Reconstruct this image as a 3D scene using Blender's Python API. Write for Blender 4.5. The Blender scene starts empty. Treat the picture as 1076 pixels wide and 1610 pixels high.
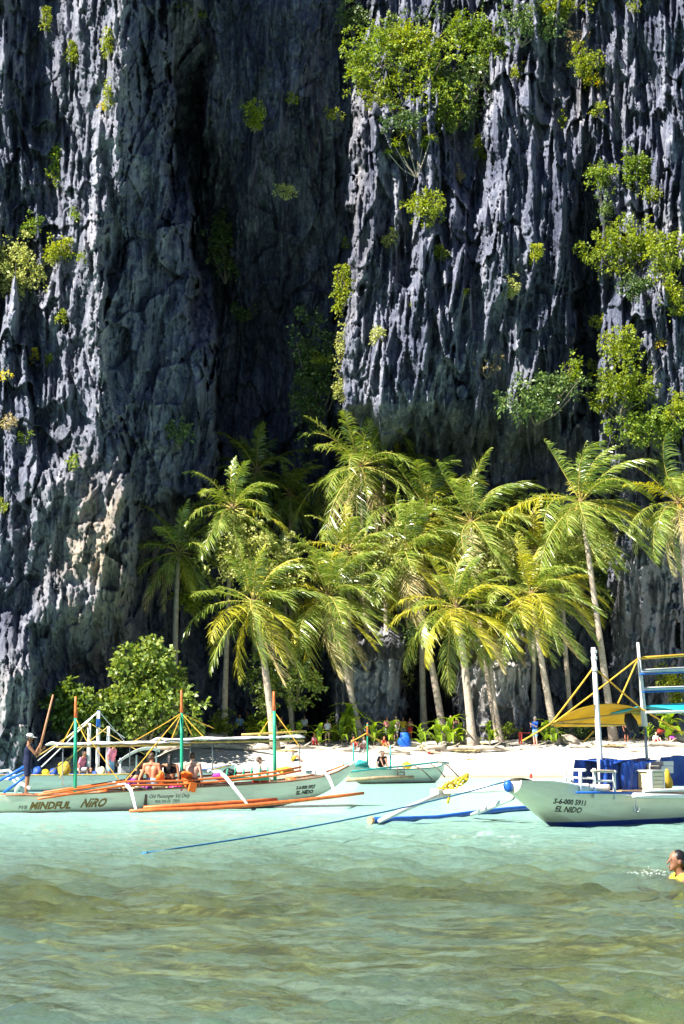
import bpy, bmesh, math, random
import numpy as np
from mathutils import Vector, Matrix, Quaternion

SC = bpy.context.scene
COL = SC.collection
rnd = random.Random(7)

# ------------------------------------------------------------------ camera, world, sun, exposure
PW, PH, PF = 1076.0, 1610.0, 2500.0          # photograph size and focal length in its pixels
CAMH = 1.55
PITCH = math.atan((1182 - 805) / PF)
cam = bpy.data.cameras.new("camera")
cam.sensor_fit = 'VERTICAL'
cam.sensor_height = 36.0
cam.lens = 36.0 * PF / PH
cam.clip_start = 0.1
cam.clip_end = 8000
cam_o = bpy.data.objects.new("camera", cam)
COL.objects.link(cam_o)
cam_o.location = (0, 0, CAMH)
cam_o.rotation_euler = (math.pi / 2 + PITCH, 0, 0)
SC.camera = cam_o

SUN = Vector((-0.65, -0.44, 0.76)).normalized()   # towards the sun
world = bpy.data.worlds.new("World")
SC.world = world
world.use_nodes = True
wn = world.node_tree.nodes
wn.clear()
w_out = wn.new("ShaderNodeOutputWorld")
w_bg = wn.new("ShaderNodeBackground")
w_sky = wn.new("ShaderNodeTexSky")
w_sky.sky_type = 'NISHITA'
w_sky.sun_disc = False
w_sky.sun_elevation = math.asin(SUN.z)
w_sky.sun_rotation = math.atan2(SUN.x, SUN.y)
w_sky.altitude = 0
w_sky.air_density = 0.5
w_sky.dust_density = 0.0
w_sky.ozone_density = 3.0
w_bg.inputs["Strength"].default_value = 0.05
world.node_tree.links.new(w_sky.outputs[0], w_bg.inputs[0])
world.node_tree.links.new(w_bg.outputs[0], w_out.inputs[0])

sun = bpy.data.lights.new("sun", 'SUN')
sun.energy = 5.0
sun.angle = math.radians(0.53)
sun.color = (1.0, 0.955, 0.88)
sun_o = bpy.data.objects.new("sun", sun)
COL.objects.link(sun_o)
sun_o.rotation_euler = SUN.to_track_quat('Z', 'Y').to_euler()
sun_o.location = (-40, -30, 80)

SC.view_settings.view_transform = 'Standard'
SC.view_settings.look = 'None'
SC.view_settings.gamma = 1.0
SC.view_settings.exposure = 1.65
SC.view_settings.use_curve_mapping = False
SC.cycles.max_bounces = 10
SC.cycles.diffuse_bounces = 1
SC.cycles.transparent_max_bounces = 12
SC.cycles.caustics_refractive = False
SC.cycles.caustics_reflective = False

# ------------------------------------------------------------------ picture <-> world
CP, SP = math.cos(PITCH), math.sin(PITCH)


def ray(px, py):
    x = (px - PW / 2) / PF
    y = (PH / 2 - py) / PF
    return x, CP - SP * y, SP + CP * y


def at(px, py, Y):
    x, yy, z = ray(px, py)
    t = Y / yy
    return Vector((x * t, Y, CAMH + z * t))


def on_z(px, py, z):
    x, yy, zz = ray(px, py)
    t = (z - CAMH) / zz
    return Vector((x * t, yy * t, z))


def mpp(Y):                                   # metres per photograph pixel at distance Y
    return Y / PF


# ------------------------------------------------------------------ numpy noise
_r = np.random.RandomState(11)
_perm = np.tile(_r.permutation(256), 3)
_ga = _r.rand(256) * 2 * np.pi
_gx, _gy = np.cos(_ga), np.sin(_ga)


def perlin(x, y):
    xi = np.floor(x).astype(np.int64)
    yi = np.floor(y).astype(np.int64)
    xf, yf = x - xi, y - yi
    xi &= 255
    yi &= 255
    u = xf * xf * xf * (xf * (xf * 6 - 15) + 10)
    v = yf * yf * yf * (yf * (yf * 6 - 15) + 10)

    def g(ix, iy, dx, dy):
        h = _perm[_perm[ix] + iy]
        return _gx[h] * dx + _gy[h] * dy
    n00 = g(xi, yi, xf, yf)
    n10 = g(xi + 1, yi, xf - 1, yf)
    n01 = g(xi, yi + 1, xf, yf - 1)
    n11 = g(xi + 1, yi + 1, xf - 1, yf - 1)
    a = n00 + u * (n10 - n00)
    b = n01 + u * (n11 - n01)
    return (a + v * (b - a)) * 1.5


def fbm(x, y, o=4):
    s, a = 0, 1.0
    for k in range(o):
        s = s + a * perlin(x * 2 ** k + 17.3 * k, y * 2 ** k + 9.1 * k)
        a *= 0.5
    return s


def smooth(a, b, x):
    t = np.clip((x - a) / (b - a), 0, 1)
    return t * t * (3 - 2 * t)


# ------------------------------------------------------------------ materials
def new_mat(name):
    m = bpy.data.materials.new(name)
    m.use_nodes = True
    nt = m.node_tree
    nt.nodes.clear()
    out = nt.nodes.new("ShaderNodeOutputMaterial")
    return m, nt, out


def nd(nt, kind, **kw):
    n = nt.nodes.new(kind)
    for k, v in kw.items():
        if k in n.inputs:
            n.inputs[k].default_value = v
        else:
            setattr(n, k, v)
    return n


def ramp(nt, src, stops):
    r = nt.nodes.new("ShaderNodeValToRGB")
    els = r.color_ramp.elements
    while len(els) < len(stops):
        els.new(0.5)
    for e, (p, c) in zip(els, stops):
        e.position = p
        e.color = (c[0], c[1], c[2], 1) if not isinstance(c, (int, float)) else (c, c, c, 1)
    nt.links.new(src, r.inputs[0])
    return r


_simple = {}


def simple(name, col, rough=0.6, var=0.12, scale=6.0, bump=0.0, metal=0.0, spec=0.4, trans=0.0):
    """painted / woven / wooden surface with a little wear in its colour"""
    if name in _simple:
        return _simple[name]
    m, nt, out = new_mat(name)
    L = nt.links.new
    b = nd(nt, "ShaderNodeBsdfPrincipled", Roughness=rough, Metallic=metal)
    b.inputs["Specular IOR Level"].default_value = spec
    tc = nd(nt, "ShaderNodeTexCoord")
    n1 = nd(nt, "ShaderNodeTexNoise", Scale=scale, Detail=6.0, Roughness=0.65)
    L(tc.outputs["Object"], n1.inputs["Vector"])
    c = np.array(col[:3])
    lo, hi = c * (1 - var * 1.6), np.minimum(c * (1 + var), 0.95)
    r = ramp(nt, n1.outputs[0], [(0.3, lo), (0.5, c), (0.7, hi)])
    L(r.outputs[0], b.inputs["Base Color"])
    if bump:
        bp = nd(nt, "ShaderNodeBump", Strength=bump, Distance=0.02)
        L(n1.outputs[0], bp.inputs["Height"])
        L(bp.outputs[0], b.inputs["Normal"])
    if trans:
        t = nd(nt, "ShaderNodeBsdfTranslucent")
        L(r.outputs[0], t.inputs["Color"])
        mx = nd(nt, "ShaderNodeMixShader", Fac=trans)
        L(b.outputs[0], mx.inputs[1])
        L(t.outputs[0], mx.inputs[2])
        L(mx.outputs[0], out.inputs[0])
    else:
        L(b.outputs[0], out.inputs[0])
    _simple[name] = m
    return m


# ------------------------------------------------------------------ object helpers
def mesh_np(name, verts, faces, mats=(), smooth_=False, mat_idx=None):
    """verts (n,3) array, faces (m,k) int array (all quads or all tris)"""
    verts = np.asarray(verts, dtype=np.float32)
    faces = np.asarray(faces, dtype=np.int32)
    me = bpy.data.meshes.new(name)
    me.vertices.add(len(verts))
    me.vertices.foreach_set("co", verts.ravel())
    k = faces.shape[1]
    me.loops.add(faces.size)
    me.loops.foreach_set("vertex_index", faces.ravel())
    me.polygons.add(len(faces))
    me.polygons.foreach_set("loop_start", np.arange(0, faces.size, k, dtype=np.int32))
    me.polygons.foreach_set("loop_total", np.full(len(faces), k, dtype=np.int32))
    if smooth_:
        me.polygons.foreach_set("use_smooth", np.ones(len(faces), dtype=bool))
    for m in mats:
        me.materials.append(m)
    if mat_idx is not None:
        me.polygons.foreach_set("material_index", np.asarray(mat_idx, dtype=np.int32))
    me.update(calc_edges=True)
    return me


def link(name, me, parent=None, loc=None):
    o = bpy.data.objects.new(name, me)
    COL.objects.link(o)
    if parent is not None:
        o.parent = parent
    if loc is not None:
        o.location = loc
    return o


def tag(o, label, cat, group=None):
    o["label"] = label
    o["category"] = cat
    if group:
        o["group"] = group
    return o


def thing(name, label, cat, loc=(0, 0, 0), rz=0.0, group=None):
    o = bpy.data.objects.new(name, None)
    COL.objects.link(o)
    o.location = loc
    o.rotation_euler = (0, 0, rz)
    o.empty_display_size = 0.2
    return tag(o, label, cat, group)


def structure(name, me):
    o = link(name, me)
    o["kind"] = "structure"
    return o


class MB:
    """collects boxes, tubes and sheets into one mesh"""

    def __init__(s):
        s.v, s.f = [], []

    def add(s, vs, fs):
        b = len(s.v)
        s.v += [tuple(v) for v in vs]
        s.f += [tuple(i + b for i in f) for f in fs]
        return s

    def box(s, c, size, rot=None):
        c = Vector(c)
        h = Vector(size) / 2
        vs = []
        for sx, sy, sz in ((-1, -1, -1), (1, -1, -1), (1, 1, -1), (-1, 1, -1), (-1, -1, 1), (1, -1, 1), (1, 1, 1), (-1, 1, 1)):
            p = Vector((sx * h.x, sy * h.y, sz * h.z))
            if rot is not None:
                p = rot @ p
            vs.append(c + p)
        return s.add(vs, [(0, 3, 2, 1), (4, 5, 6, 7), (0, 1, 5, 4), (1, 2, 6, 5), (2, 3, 7, 6), (3, 0, 4, 7)])

    def tube(s, pts, r, n=7, cap=True):
        pts = [Vector(p) for p in pts]
        rs = r if isinstance(r, (list, tuple)) else [r] * len(pts)
        vs, fs = [], []
        prev = None
        for i, p in enumerate(pts):
            if i == 0:
                t = pts[1] - pts[0]
            elif i == len(pts) - 1:
                t = pts[-1] - pts[-2]
            else:
                t = pts[i + 1] - pts[i - 1]
            if t.length < 1e-9:
                t = Vector((0, 0, 1))
            t.normalize()
            if prev is None:
                a = Vector((0, 0, 1)) if abs(t.z) < 0.9 else Vector((1, 0, 0))
                u = t.cross(a).normalized()
            else:
                u = (prev - t * prev.dot(t)).normalized()
            prev = u
            w = t.cross(u)
            for k in range(n):
                a = 2 * math.pi * k / n
                vs.append(p + (u * math.cos(a) + w * math.sin(a)) * rs[i])
        for i in range(len(pts) - 1):
            for k in range(n):
                k2 = (k + 1) % n
                fs.append((i * n + k, i * n + k2, (i + 1) * n + k2, (i + 1) * n + k))
        if cap:
            fs.append(tuple(reversed(range(n))))
            fs.append(tuple(range((len(pts) - 1) * n, len(pts) * n)))
        return s.add(vs, fs)

    def sheet(s, rows, thick=0.0):
        """rows: list of lists of points; a thickness makes it a slab"""
        nr, nc = len(rows), len(rows[0])
        vs = [Vector(p) for r_ in rows for p in r_]
        fs = [(i * nc + j, i * nc + j + 1, (i + 1) * nc + j + 1, (i + 1) * nc + j) for i in range(nr - 1) for j in range(nc - 1)]
        if thick:
            n0 = len(vs)
            vs += [p - Vector((0, 0, thick)) for p in vs]
            fs += [tuple(reversed([i + n0 for i in f])) for f in fs]
            edge = [(0, j) for j in range(nc)] + [(i, nc - 1) for i in range(1, nr)] + [(nr - 1, j) for j in range(nc - 2, -1, -1)] + [(i, 0) for i in range(nr - 2, 0, -1)]
            for a, b in zip(edge, edge[1:] + edge[:1]):
                ia, ib = a[0] * nc + a[1], b[0] * nc + b[1]
                fs.append((ib, ia, ia + n0, ib + n0))
        return s.add(vs, fs)

    def blob(s, c, rad, seed=0, amp=0.15, n=10, rot=None):
        c = Vector(c)
        r_ = random.Random(seed)
        ph = [r_.uniform(0, 6.28) for _ in range(6)]
        vs, fs = [], []
        m = n
        for i in range(n + 1):
            th = math.pi * i / n
            for j in range(m):
                a = 2 * math.pi * j / m
                k = 1 + amp * (math.sin(2 * a + ph[0] + 2 * th) + 0.7 * math.sin(3 * a + ph[1]) * math.sin(th) + 0.6 * math.sin(4 * th + ph[2] + a))
                p = Vector((math.sin(th) * math.cos(a) * rad[0], math.sin(th) * math.sin(a) * rad[1], math.cos(th) * rad[2])) * k
                if rot is not None:
                    p = rot @ p
                vs.append(c + p)
        for i in range(n):
            for j in range(m):
                j2 = (j + 1) % m
                fs.append((i * m + j, (i + 1) * m + j, (i + 1) * m + j2, i * m + j2))
        return s.add(vs, fs)

    def build(s, name, mat, parent=None, smooth_=False, loc=None):
        me = bpy.data.meshes.new(name)
        me.from_pydata(s.v, [], s.f)
        mats = mat if isinstance(mat, (list, tuple)) else [mat]
        for m in mats:
            me.materials.append(m)
        if smooth_:
            me.polygons.foreach_set("use_smooth", [True] * len(me.polygons))
        me.update()
        return link(name, me, parent, loc)


def lerp(a, b, t):
    return Vector(a) * (1 - t) + Vector(b) * t


# ------------------------------------------------------------------ the cliff
ROWS = {
    -560: [(-460, 112), (-50, 110), (190, 107), (215, 109), (262, 116), (275, 121), (310, 128), (420, 130), (545, 130), (600, 126), (800, 122), (1076, 116), (1560, 113)],
    0: [(-460, 109), (-50, 105.5), (0, 106), (52, 109.5), (78, 108.5), (110, 107), (195, 104.5), (212, 106.5), (240, 110.6), (250, 111.5), (255, 115.5), (264, 115.5), (270, 112.8), (300, 112.4), (312, 114.5), (322, 120), (420, 118.4), (500, 118.8), (545, 121), (570, 122), (600, 118), (800, 116.5), (830, 113), (900, 114), (960, 112), (1076, 110), (1560, 108)],
    200: [(-460, 108), (-50, 105), (5, 105.8), (48, 108.8), (72, 107.8), (120, 106.2), (188, 103.6), (205, 106.5), (262, 111.5), (267, 114), (275, 131), (312, 132), (328, 121), (340, 119.6), (430, 118.4), (540, 122), (552, 119), (566, 112), (600, 111.5), (685, 112), (698, 116.5), (755, 117.5), (775, 112), (850, 111), (1000, 110), (1076, 109), (1560, 107)],
    400: [(-460, 107), (-50, 104.5), (0, 105), (40, 107.4), (64, 106.6), (110, 105), (152, 102.8), (170, 106), (240, 109), (292, 112), (300, 114), (309, 133), (350, 133), (372, 127), (430, 126), (535, 126), (548, 118), (560, 111), (600, 110.5), (640, 112.5), (660, 110.5), (720, 110), (740, 112), (780, 109.5), (850, 109), (900, 110.5), (912, 116.5), (935, 116.5), (945, 109.5), (1076, 108), (1560, 106)],
    550: [(-460, 106), (-50, 103.8), (10, 104.2), (50, 106), (75, 105), (120, 103.7), (150, 102.5), (168, 105.5), (250, 108), (324, 111.5), (333, 114), (340, 132), (430, 132), (520, 127), (532, 118), (545, 110.5), (600, 110), (640, 111.5), (660, 109.5), (700, 109.5), (760, 110), (850, 109.5), (905, 110.5), (915, 116.5), (932, 116.5), (942, 109), (1076, 107.5), (1560, 105)],
    640: [(-460, 105), (-50, 103), (40, 102.5), (100, 102), (155, 101.5), (182, 105), (240, 108), (332, 111.5), (338, 113), (346, 133), (430, 133), (515, 129), (530, 118), (540, 110.5), (640, 110.5), (700, 109.5), (760, 111), (850, 112), (905, 112), (915, 115), (935, 114), (950, 109.5), (1076, 107.5), (1560, 105)],
    705: [(-460, 104), (-50, 102), (40, 101.5), (150, 101), (188, 101.5), (204, 105), (260, 108.5), (334, 112), (340, 114), (348, 133), (430, 133), (520, 130), (545, 119), (570, 116.5), (700, 116), (860, 116), (900, 114.5), (1000, 111), (1076, 109), (1560, 106)],
    770: [(-460, 103), (-50, 101), (60, 100.5), (190, 100.3), (205, 103), (216, 106), (300, 111), (338, 114), (348, 128), (430, 132), (520, 130), (560, 119), (860, 118), (900, 116), (960, 113), (1076, 111), (1560, 108)],
    870: [(-460, 102), (-50, 100.5), (60, 100), (190, 100), (209, 102), (220, 109), (250, 114), (300, 122), (430, 128), (520, 122), (560, 119), (860, 118), (890, 117), (960, 115.5), (985, 112), (1040, 111.5), (1060, 114), (1076, 116), (1560, 114)],
    960: [(-460, 101), (-50, 99.5), (60, 99.5), (150, 100.5), (190, 102.5), (215, 109), (260, 114), (330, 120), (430, 120), (500, 119.5), (560, 118.5), (640, 118), (720, 118), (860, 117.5), (950, 117), (985, 112.5), (1060, 112.5), (1072, 117), (1560, 116)],
    1045: [(-460, 100), (-50, 98), (-12, 95), (8, 93.4), (28, 93.2), (44, 94.6), (56, 100.5), (80, 103), (150, 104.5), (200, 107), (260, 112), (300, 115), (380, 117.5), (480, 118.5), (498, 121), (516, 119), (530, 110), (560, 109.4), (630, 110), (645, 125), (712, 125), (725, 110), (780, 109.2), (835, 110.5), (848, 118), (950, 118), (972, 114), (1060, 114), (1072, 118), (1560, 117)],
    1150: [(-460, 99), (-50, 97), (-12, 93.6), (8, 92.4), (30, 92.0), (46, 93.4), (58, 98.5), (110, 102), (200, 106), (300, 114), (380, 117.5), (480, 119.5), (488, 125), (515, 125), (525, 110.6), (635, 110.6), (648, 127), (712, 127), (722, 110.2), (830, 110.2), (845, 119), (950, 119), (975, 116), (1076, 116), (1560, 116)],
    1260: [(-460, 99), (-50, 94), (0, 92.6), (48, 92.8), (62, 97), (110, 100.5), (200, 106), (300, 114), (380, 117.5), (480, 119.5), (488, 125), (515, 125), (525, 110.6), (635, 110.6), (648, 127), (712, 127), (722, 110.2), (830, 110.2), (845, 119), (950, 119), (975, 116), (1076, 116), (1560, 116)],
}


def spaced(segs):
    out = []
    for a, b, st in segs:
        out.append(np.arange(a, b, st))
    return np.concatenate(out)


def build_cliff():
    cu = spaced([(-460, -140, 14), (-140, -12, 4), (-12, 1088, 1.62), (1088, 1180, 4), (1180, 1561, 14)])
    cv = spaced([(-560, -120, 12), (-120, -10, 4), (-10, 700, 1.75), (700, 1262, 2.0)])
    U, V = np.meshgrid(cu, cv)
    wu = U + 16 * perlin(U / 75, V / 220) + 4.5 * perlin(U / 26 + 5, V / 130) + 1.2 * perlin(U / 9 + 3, V / 60) + 0.45 * perlin(U / 4 + 9, V / 16)
    wv = V + 22 * perlin(U / 90 + 40, V / 160) + 8 * perlin(U / 30, V / 44 + 11)
    def facets(x, y, seed, tx=1.0, ty=0.6):
        """broken planar faces: each cell of a jittered grid has its own step and tilt"""
        R_ = np.random.RandomState(seed)
        J = R_.rand(64, 64, 5)
        xi, yi = np.floor(x).astype(int), np.floor(y).astype(int)
        best = np.full(x.shape, 1e9)
        val = np.zeros(x.shape)
        for dx in (-1, 0, 1):
            for dy in (-1, 0, 1):
                c = J[(xi + dx) % 64, (yi + dy) % 64]
                px_, py_ = x - (xi + dx + c[..., 0]), y - (yi + dy + c[..., 1])
                dd = px_ * px_ + py_ * py_
                m = dd < best
                best = np.where(m, dd, best)
                val = np.where(m, (c[..., 2] - .5) + px_ * (c[..., 3] - .5) * 2 * tx + py_ * (c[..., 4] - .5) * 2 * ty, val)
        return val
    # base distance from the rows
    ks = sorted(ROWS)
    su = U + 7 * perlin(U / 40 + 2, V / 60) + 3.0 * perlin(U / 15 + 4, V / 22) + 8 * facets(U / 17, V / 46, 7) + 4 * facets(U / 8, V / 17, 8)
    sv = np.clip(V + 14 * perlin(U / 50 + 8, V / 120), ks[0], ks[-1])
    per = []
    for k in ks:
        xs, ds = zip(*ROWS[k])
        per.append(np.interp(su, xs, ds))
    base = np.zeros_like(U)
    for i in range(len(ks) - 1):
        a, b = ks[i], ks[i + 1]
        m = (sv >= a) & (sv <= b)
        t = (sv[m] - a) / (b - a)
        base[m] = per[i][m] * (1 - t) + per[i + 1][m] * t
    # zones: how strongly the rock is fluted
    side = smooth(0, 40, su - np.interp(V, [0, 130, 260, 400, 600, 700, 900, 1000], [205, 195, 172, 150, 145, 195, 212, 195]))
    edge = np.interp(V, [0, 200, 400, 550, 700, 760, 860, 1000], [265, 270, 298, 330, 338, 320, 218, 205])
    wall = side * (1 - smooth(-12, 12, su - edge))            # the shaded, smoother side of the left buttress
    gully = smooth(-10, 20, su - edge) * (1 - smooth(-20, 0, su - 540)) * (1 - smooth(880, 960, V))
    lump = smooth(620, 720, V) * (1 - smooth(190, 230, U))    # rounded blocks low on the left
    low = smooth(820, 960, V) * smooth(480, 540, U)
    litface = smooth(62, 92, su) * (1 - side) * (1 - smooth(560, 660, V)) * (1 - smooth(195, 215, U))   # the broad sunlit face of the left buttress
    flute = 1 - 0.62 * wall - 0.45 * gully - 0.66 * lump - 0.25 * low - 0.45 * litface
    d = base.copy()
    d += 1.1 * fbm(wu / 150 + 3, wv / 330, 3) * (0.5 + 0.5 * flute)

    lean = wu + wall * wv * 0.10 + (1 - wall) * smooth(500, 700, U) * (1 - smooth(860, 930, U)) * smooth(330, 480, V) * (V - 480) * 0.16

    def slab(lam, k, peak=0.28, long_=7.0, wob=1.1):
        """long upright blades with one sharp edge, each with a relief of its own along its height"""
        ph = lean / lam + wob * perlin(lean / (3.2 * lam) + k, wv / (14 * lam)) + 0.13 * perlin(lean / lam + k, wv / (3.5 * lam))
        n = np.floor(ph)
        f = ph - n
        tri = np.where(f < peak, f / peak, 1 - (f - peak) / (1 - peak))
        amp = 0.55 + 0.95 * perlin(n * 3.713 + 0.37 + k, wv / (long_ * lam) + n * 1.7)
        return tri * np.clip(amp, 0, 1.4)
    fine = 0.35 + 0.9 * smooth(-0.25, 0.4, perlin(wu / 60 + 70, wv / 120 + 3))       # some faces are smooth, some finely fluted
    fine2 = 0.3 + 1.0 * smooth(-0.2, 0.4, perlin(wu / 45 + 90, wv / 75 + 13))
    right = smooth(545, 570, U)
    d -= (0.35 + 0.65 * right) * flute * (2.6 * slab(125, 61, 0.25, 2.4, 1.3) - 0.8)
    broad = 0.45 + 0.75 * smooth(-0.3, 0.35, perlin(wu / 115 + 33, wv / 150 + 8))
    d -= flute * broad * (1.6 * slab(52, 3, 0.22, 3.4) + 0.80 * slab(23, 11, 0.22) * fine + 0.50 * slab(10.5, 23, 0.25) * fine2 + 0.32 * slab(5.2, 31) * fine2)
    # ledges: the wall steps back a little upwards, unevenly
    led = wv / 95 + 1.6 * perlin(wu / 70 + 14, wv / 300) + 0.5 * perlin(wu / 22, wv / 60)
    d -= flute * 1.5 * (led - np.floor(led)) ** 2 * np.clip(0.6 + perlin(wu / 50 + 4, np.floor(led) * 3.3), 0, 1)
    d -= (1 - flute) * (0.55 * slab(60, 41, 0.6, 4, 1.5) + 0.30 * slab(27, 47, 0.5, 3, 1.4) + 0.13 * slab(9, 53, 0.5, 3, 1.3))
    d -= 0.10 * fbm(wu / 5, wv / 11, 2)
    d += (2.3 * wall + 1.0 * gully + 1.5 * lump) * facets((wu + 0.18 * wv) / 62, (wv - 0.3 * wu) / 150, 1)
    d += (0.7 * wall + 0.5 * gully + 0.55 * lump + 0.35) * facets((wu + 0.25 * wv) / 30, (wv - 0.5 * wu) / 70, 2)
    d += (0.25 * wall + 0.2 * gully + 0.22 * lump + 0.22 + 0.25 * low) * facets((wu + 0.1 * wv) / 13, wv / 34, 3)
    d += (1 - 0.55 * wall) * (0.17 * facets(wu / 6, wv / 17, 4) + 0.08 * facets(wu / 3.2, wv / 8, 5))
    d += flute * (0.75 * facets(wu / 17, wv / 66, 9) + 0.40 * facets(wu / 9, wv / 30, 10))
    # blocky lumps low on the left
    blk = 0.9 * np.abs(perlin(wu / 38 + 21, wv / 52)) + 0.5 * np.abs(perlin(wu / 17 + 4, wv / 22)) + 0.22 * np.abs(perlin(wu / 8, wv / 9))
    d += (0.2 * blk + 0.22 * blk * lump + 0.3 * blk * low) * (1 - 0.4 * gully)

    # pinnacles: blades with a pointed top that stand out of the wall
    R = np.random.RandomState(5)
    prot = np.zeros_like(U)
    fins = []

    def zone(n, u0, u1, v0, v1, Lr, hr, lean_=0.0):
        for _ in range(n):
            L = Lr[0] * (Lr[1] / Lr[0]) ** R.rand()
            w = np.clip(L * R.uniform(0.06, 0.13), 2.6, 17)
            h = np.clip(w * R.uniform(hr[0], hr[1]), 0.25, 2.6)
            fins.append((R.uniform(u0, u1), R.uniform(v0, v1), L, w, h, lean_ + R.normal(0, 0.05)))
    zone(420, 545, 1100, -120, 640, (70, 300), (0.10, 0.20))
    zone(700, 545, 1100, -60, 690, (30, 110), (0.09, 0.18))
    zone(160, 560, 900, 380, 620, (40, 170), (0.12, 0.22), -0.17)
    zone(150, 60, 205, -80, 420, (40, 200), (0.06, 0.13), 0.03)
    zone(250, 0, 175, 0, 640, (20, 80), (0.07, 0.15), 0.02)
    zone(60, -100, 60, -50, 520, (60, 220), (0.08, 0.16))
    zone(60, 262, 320, -60, 200, (50, 170), (0.06, 0.11))
    zone(60, 320, 540, -60, 420, (40, 150), (0.06, 0.12), 0.08)
    zone(26, 330, 530, -60, 330, (50, 130), (0.22, 0.42), 0.06)
    zone(60, 0, 200, 640, 960, (20, 70), (0.05, 0.10))
    zone(90, 960, 1075, 820, 1130, (40, 160), (0.06, 0.12))
    zone(70, 520, 960, 880, 1120, (30, 120), (0.04, 0.09))
    def big(n, u0, u1, v0, v1, lean_):
        for _ in range(n):
            L = R.uniform(110, 270)
            fins.append((R.uniform(u0, u1), R.uniform(v0, v1), L, R.uniform(11, 24), R.uniform(2.2, 3.9), lean_ + R.normal(0, .04)))
    big(30, 560, 1080, -80, 460, 0.0)
    big(12, 600, 890, 330, 540, -0.15)
    big(6, -20, 60, 0, 520, 0.03)
    # pinnacles that can be told apart in the photograph
    fins += [(700, 500, 175, 20, 3.0, -0.10), (745, 470, 120, 13, 2.2, -0.12), (800, 395, 170, 16, 2.6, -0.14), (822, 60, 150, 15, 2.0, 0.0),
             (885, 330, 130, 22, 2.4, -0.05), (840, 270, 120, 20, 2.2, 0.0), (858, 735, 70, 16, 2.6, 0.0), (645, 560, 130, 12, 2.0, -0.08),
             (985, 480, 160, 16, 1.8, 0.05), (1060, 470, 150, 18, 2.0, 0.0), (580, 190, 420, 17, 2.0, 0.0), (285, -20, 210, 9, 1.3, 0.03),
             (245, -40, 190, 6, 1.6, 0.04), (302, -20, 130, 7, 1.2, 0.05), (400, 172, 300, 24, 5.6, -0.05), (447, 296, 200, 14, 3.4, -0.03), (425, 30, 130, 6, 3.4, -0.10), (328, 130, 200, 8, 4.5, -0.02), (392, 215, 110, 6, 3.6, 0.0),
             (505, 0, 80, 6, 1.6, -0.1), (480, 20, 70, 5, 1.4, -0.1), (1010, 855, 200, 22, 1.6, 0.0), (1045, 900, 200, 14, 1.2, 0.0), (930, 140, 260, 14, 1.8, -0.02), (1000, 60, 300, 13, 1.8, 0.02), (1050, 10, 330, 13, 1.8, 0.0)]
    du_w = U + 1.5 * perlin(U / 13 + 1, V / 45) + 0.7 * perlin(U / 6 + 5, V / 14) + 5 * perlin(U / 60 + 3, V / 90)
    for (u0, v0, L, w, h, sl) in fins:
        j0, j1 = np.searchsorted(cu, [u0 - w * 2.2 - abs(sl) * L - 10, u0 + w * 2.2 + abs(sl) * L + 10])
        i0, i1 = np.searchsorted(cv, [v0 - 2, v0 + L])
        if j1 <= j0 or i1 <= i0:
            continue
        uu, vv = du_w[i0:i1, j0:j1], V[i0:i1, j0:j1]
        t = np.clip((vv - v0) / L, 0, 1)
        ww = w * np.clip(t * 1.7, 0.02, 1.5) ** 0.8
        x = (uu - u0 - sl * (vv - v0)) / ww
        prof = np.where(x < 0, 1 + x * 0.8, 1 - x * 1.25)
        prof = np.clip(prof, 0, 1)
        p = h * prof * np.clip(t * 4 + 0.3, 0, 1) * (1 - t)
        prot[i0:i1, j0:j1] = np.maximum(prot[i0:i1, j0:j1], p)
    d -= prot
    d = np.where(V > 1150, d + 0, d)
    x, yy, z = ray(U, V)
    t = d / yy
    P = np.stack([x * t, d, CAMH + z * t], -1).reshape(-1, 3)
    nr, nc = U.shape
    idx = np.arange(nr * nc).reshape(nr, nc)
    q = np.stack([idx[:-1, :-1], idx[1:, :-1], idx[1:, 1:], idx[:-1, 1:]], -1).reshape(-1, 4)
    # warm iron stain: low left bulge, the columns behind the palms, the gully top
    st = 1.7 * np.exp(-((U - 150) / 65) ** 2 - ((V - 880) / 120) ** 2) + 0.8 * np.exp(-((U - 780) / 70) ** 2 - ((V - 1050) / 90) ** 2) \
        + 0.6 * np.exp(-((U - 20) / 40) ** 2 - ((V - 1110) / 70) ** 2) + 0.5 * np.exp(-((U - 290) / 30) ** 2 - ((V - 110) / 100) ** 2) + 0.35 * np.exp(-((U - 575) / 40) ** 2 - ((V - 300) / 200) ** 2) \
        + 0.35 * np.exp(-((U - 920) / 50) ** 2 - ((V - 140) / 60) ** 2)
    st = np.clip(st * (0.75 + 0.9 * perlin(U / 25, V / 60)), 0, 1)
    pale = np.clip(0.45 * np.exp(-((U - 120) / 85) ** 2 - ((V - 860) / 150) ** 2) + 0.14 * litface + 0.7 * np.exp(-((U - 20) / 34) ** 2 - ((V - 1110) / 70) ** 2) + 1.7 * np.exp(-((U - 785) / 60) ** 2 - ((V - 1060) / 80) ** 2) + 1.0 * np.exp(-((U - 580) / 50) ** 2 - ((V - 1060) / 80) ** 2) + 0.5 * smooth(950, 980, U) * smooth(840, 900, V), 0, 1.8)  # pale limestone; columns lightened further against palm shade, sunlit face painted brighter
    return U, V, d, P, q, st, pale, cu, cv


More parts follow.
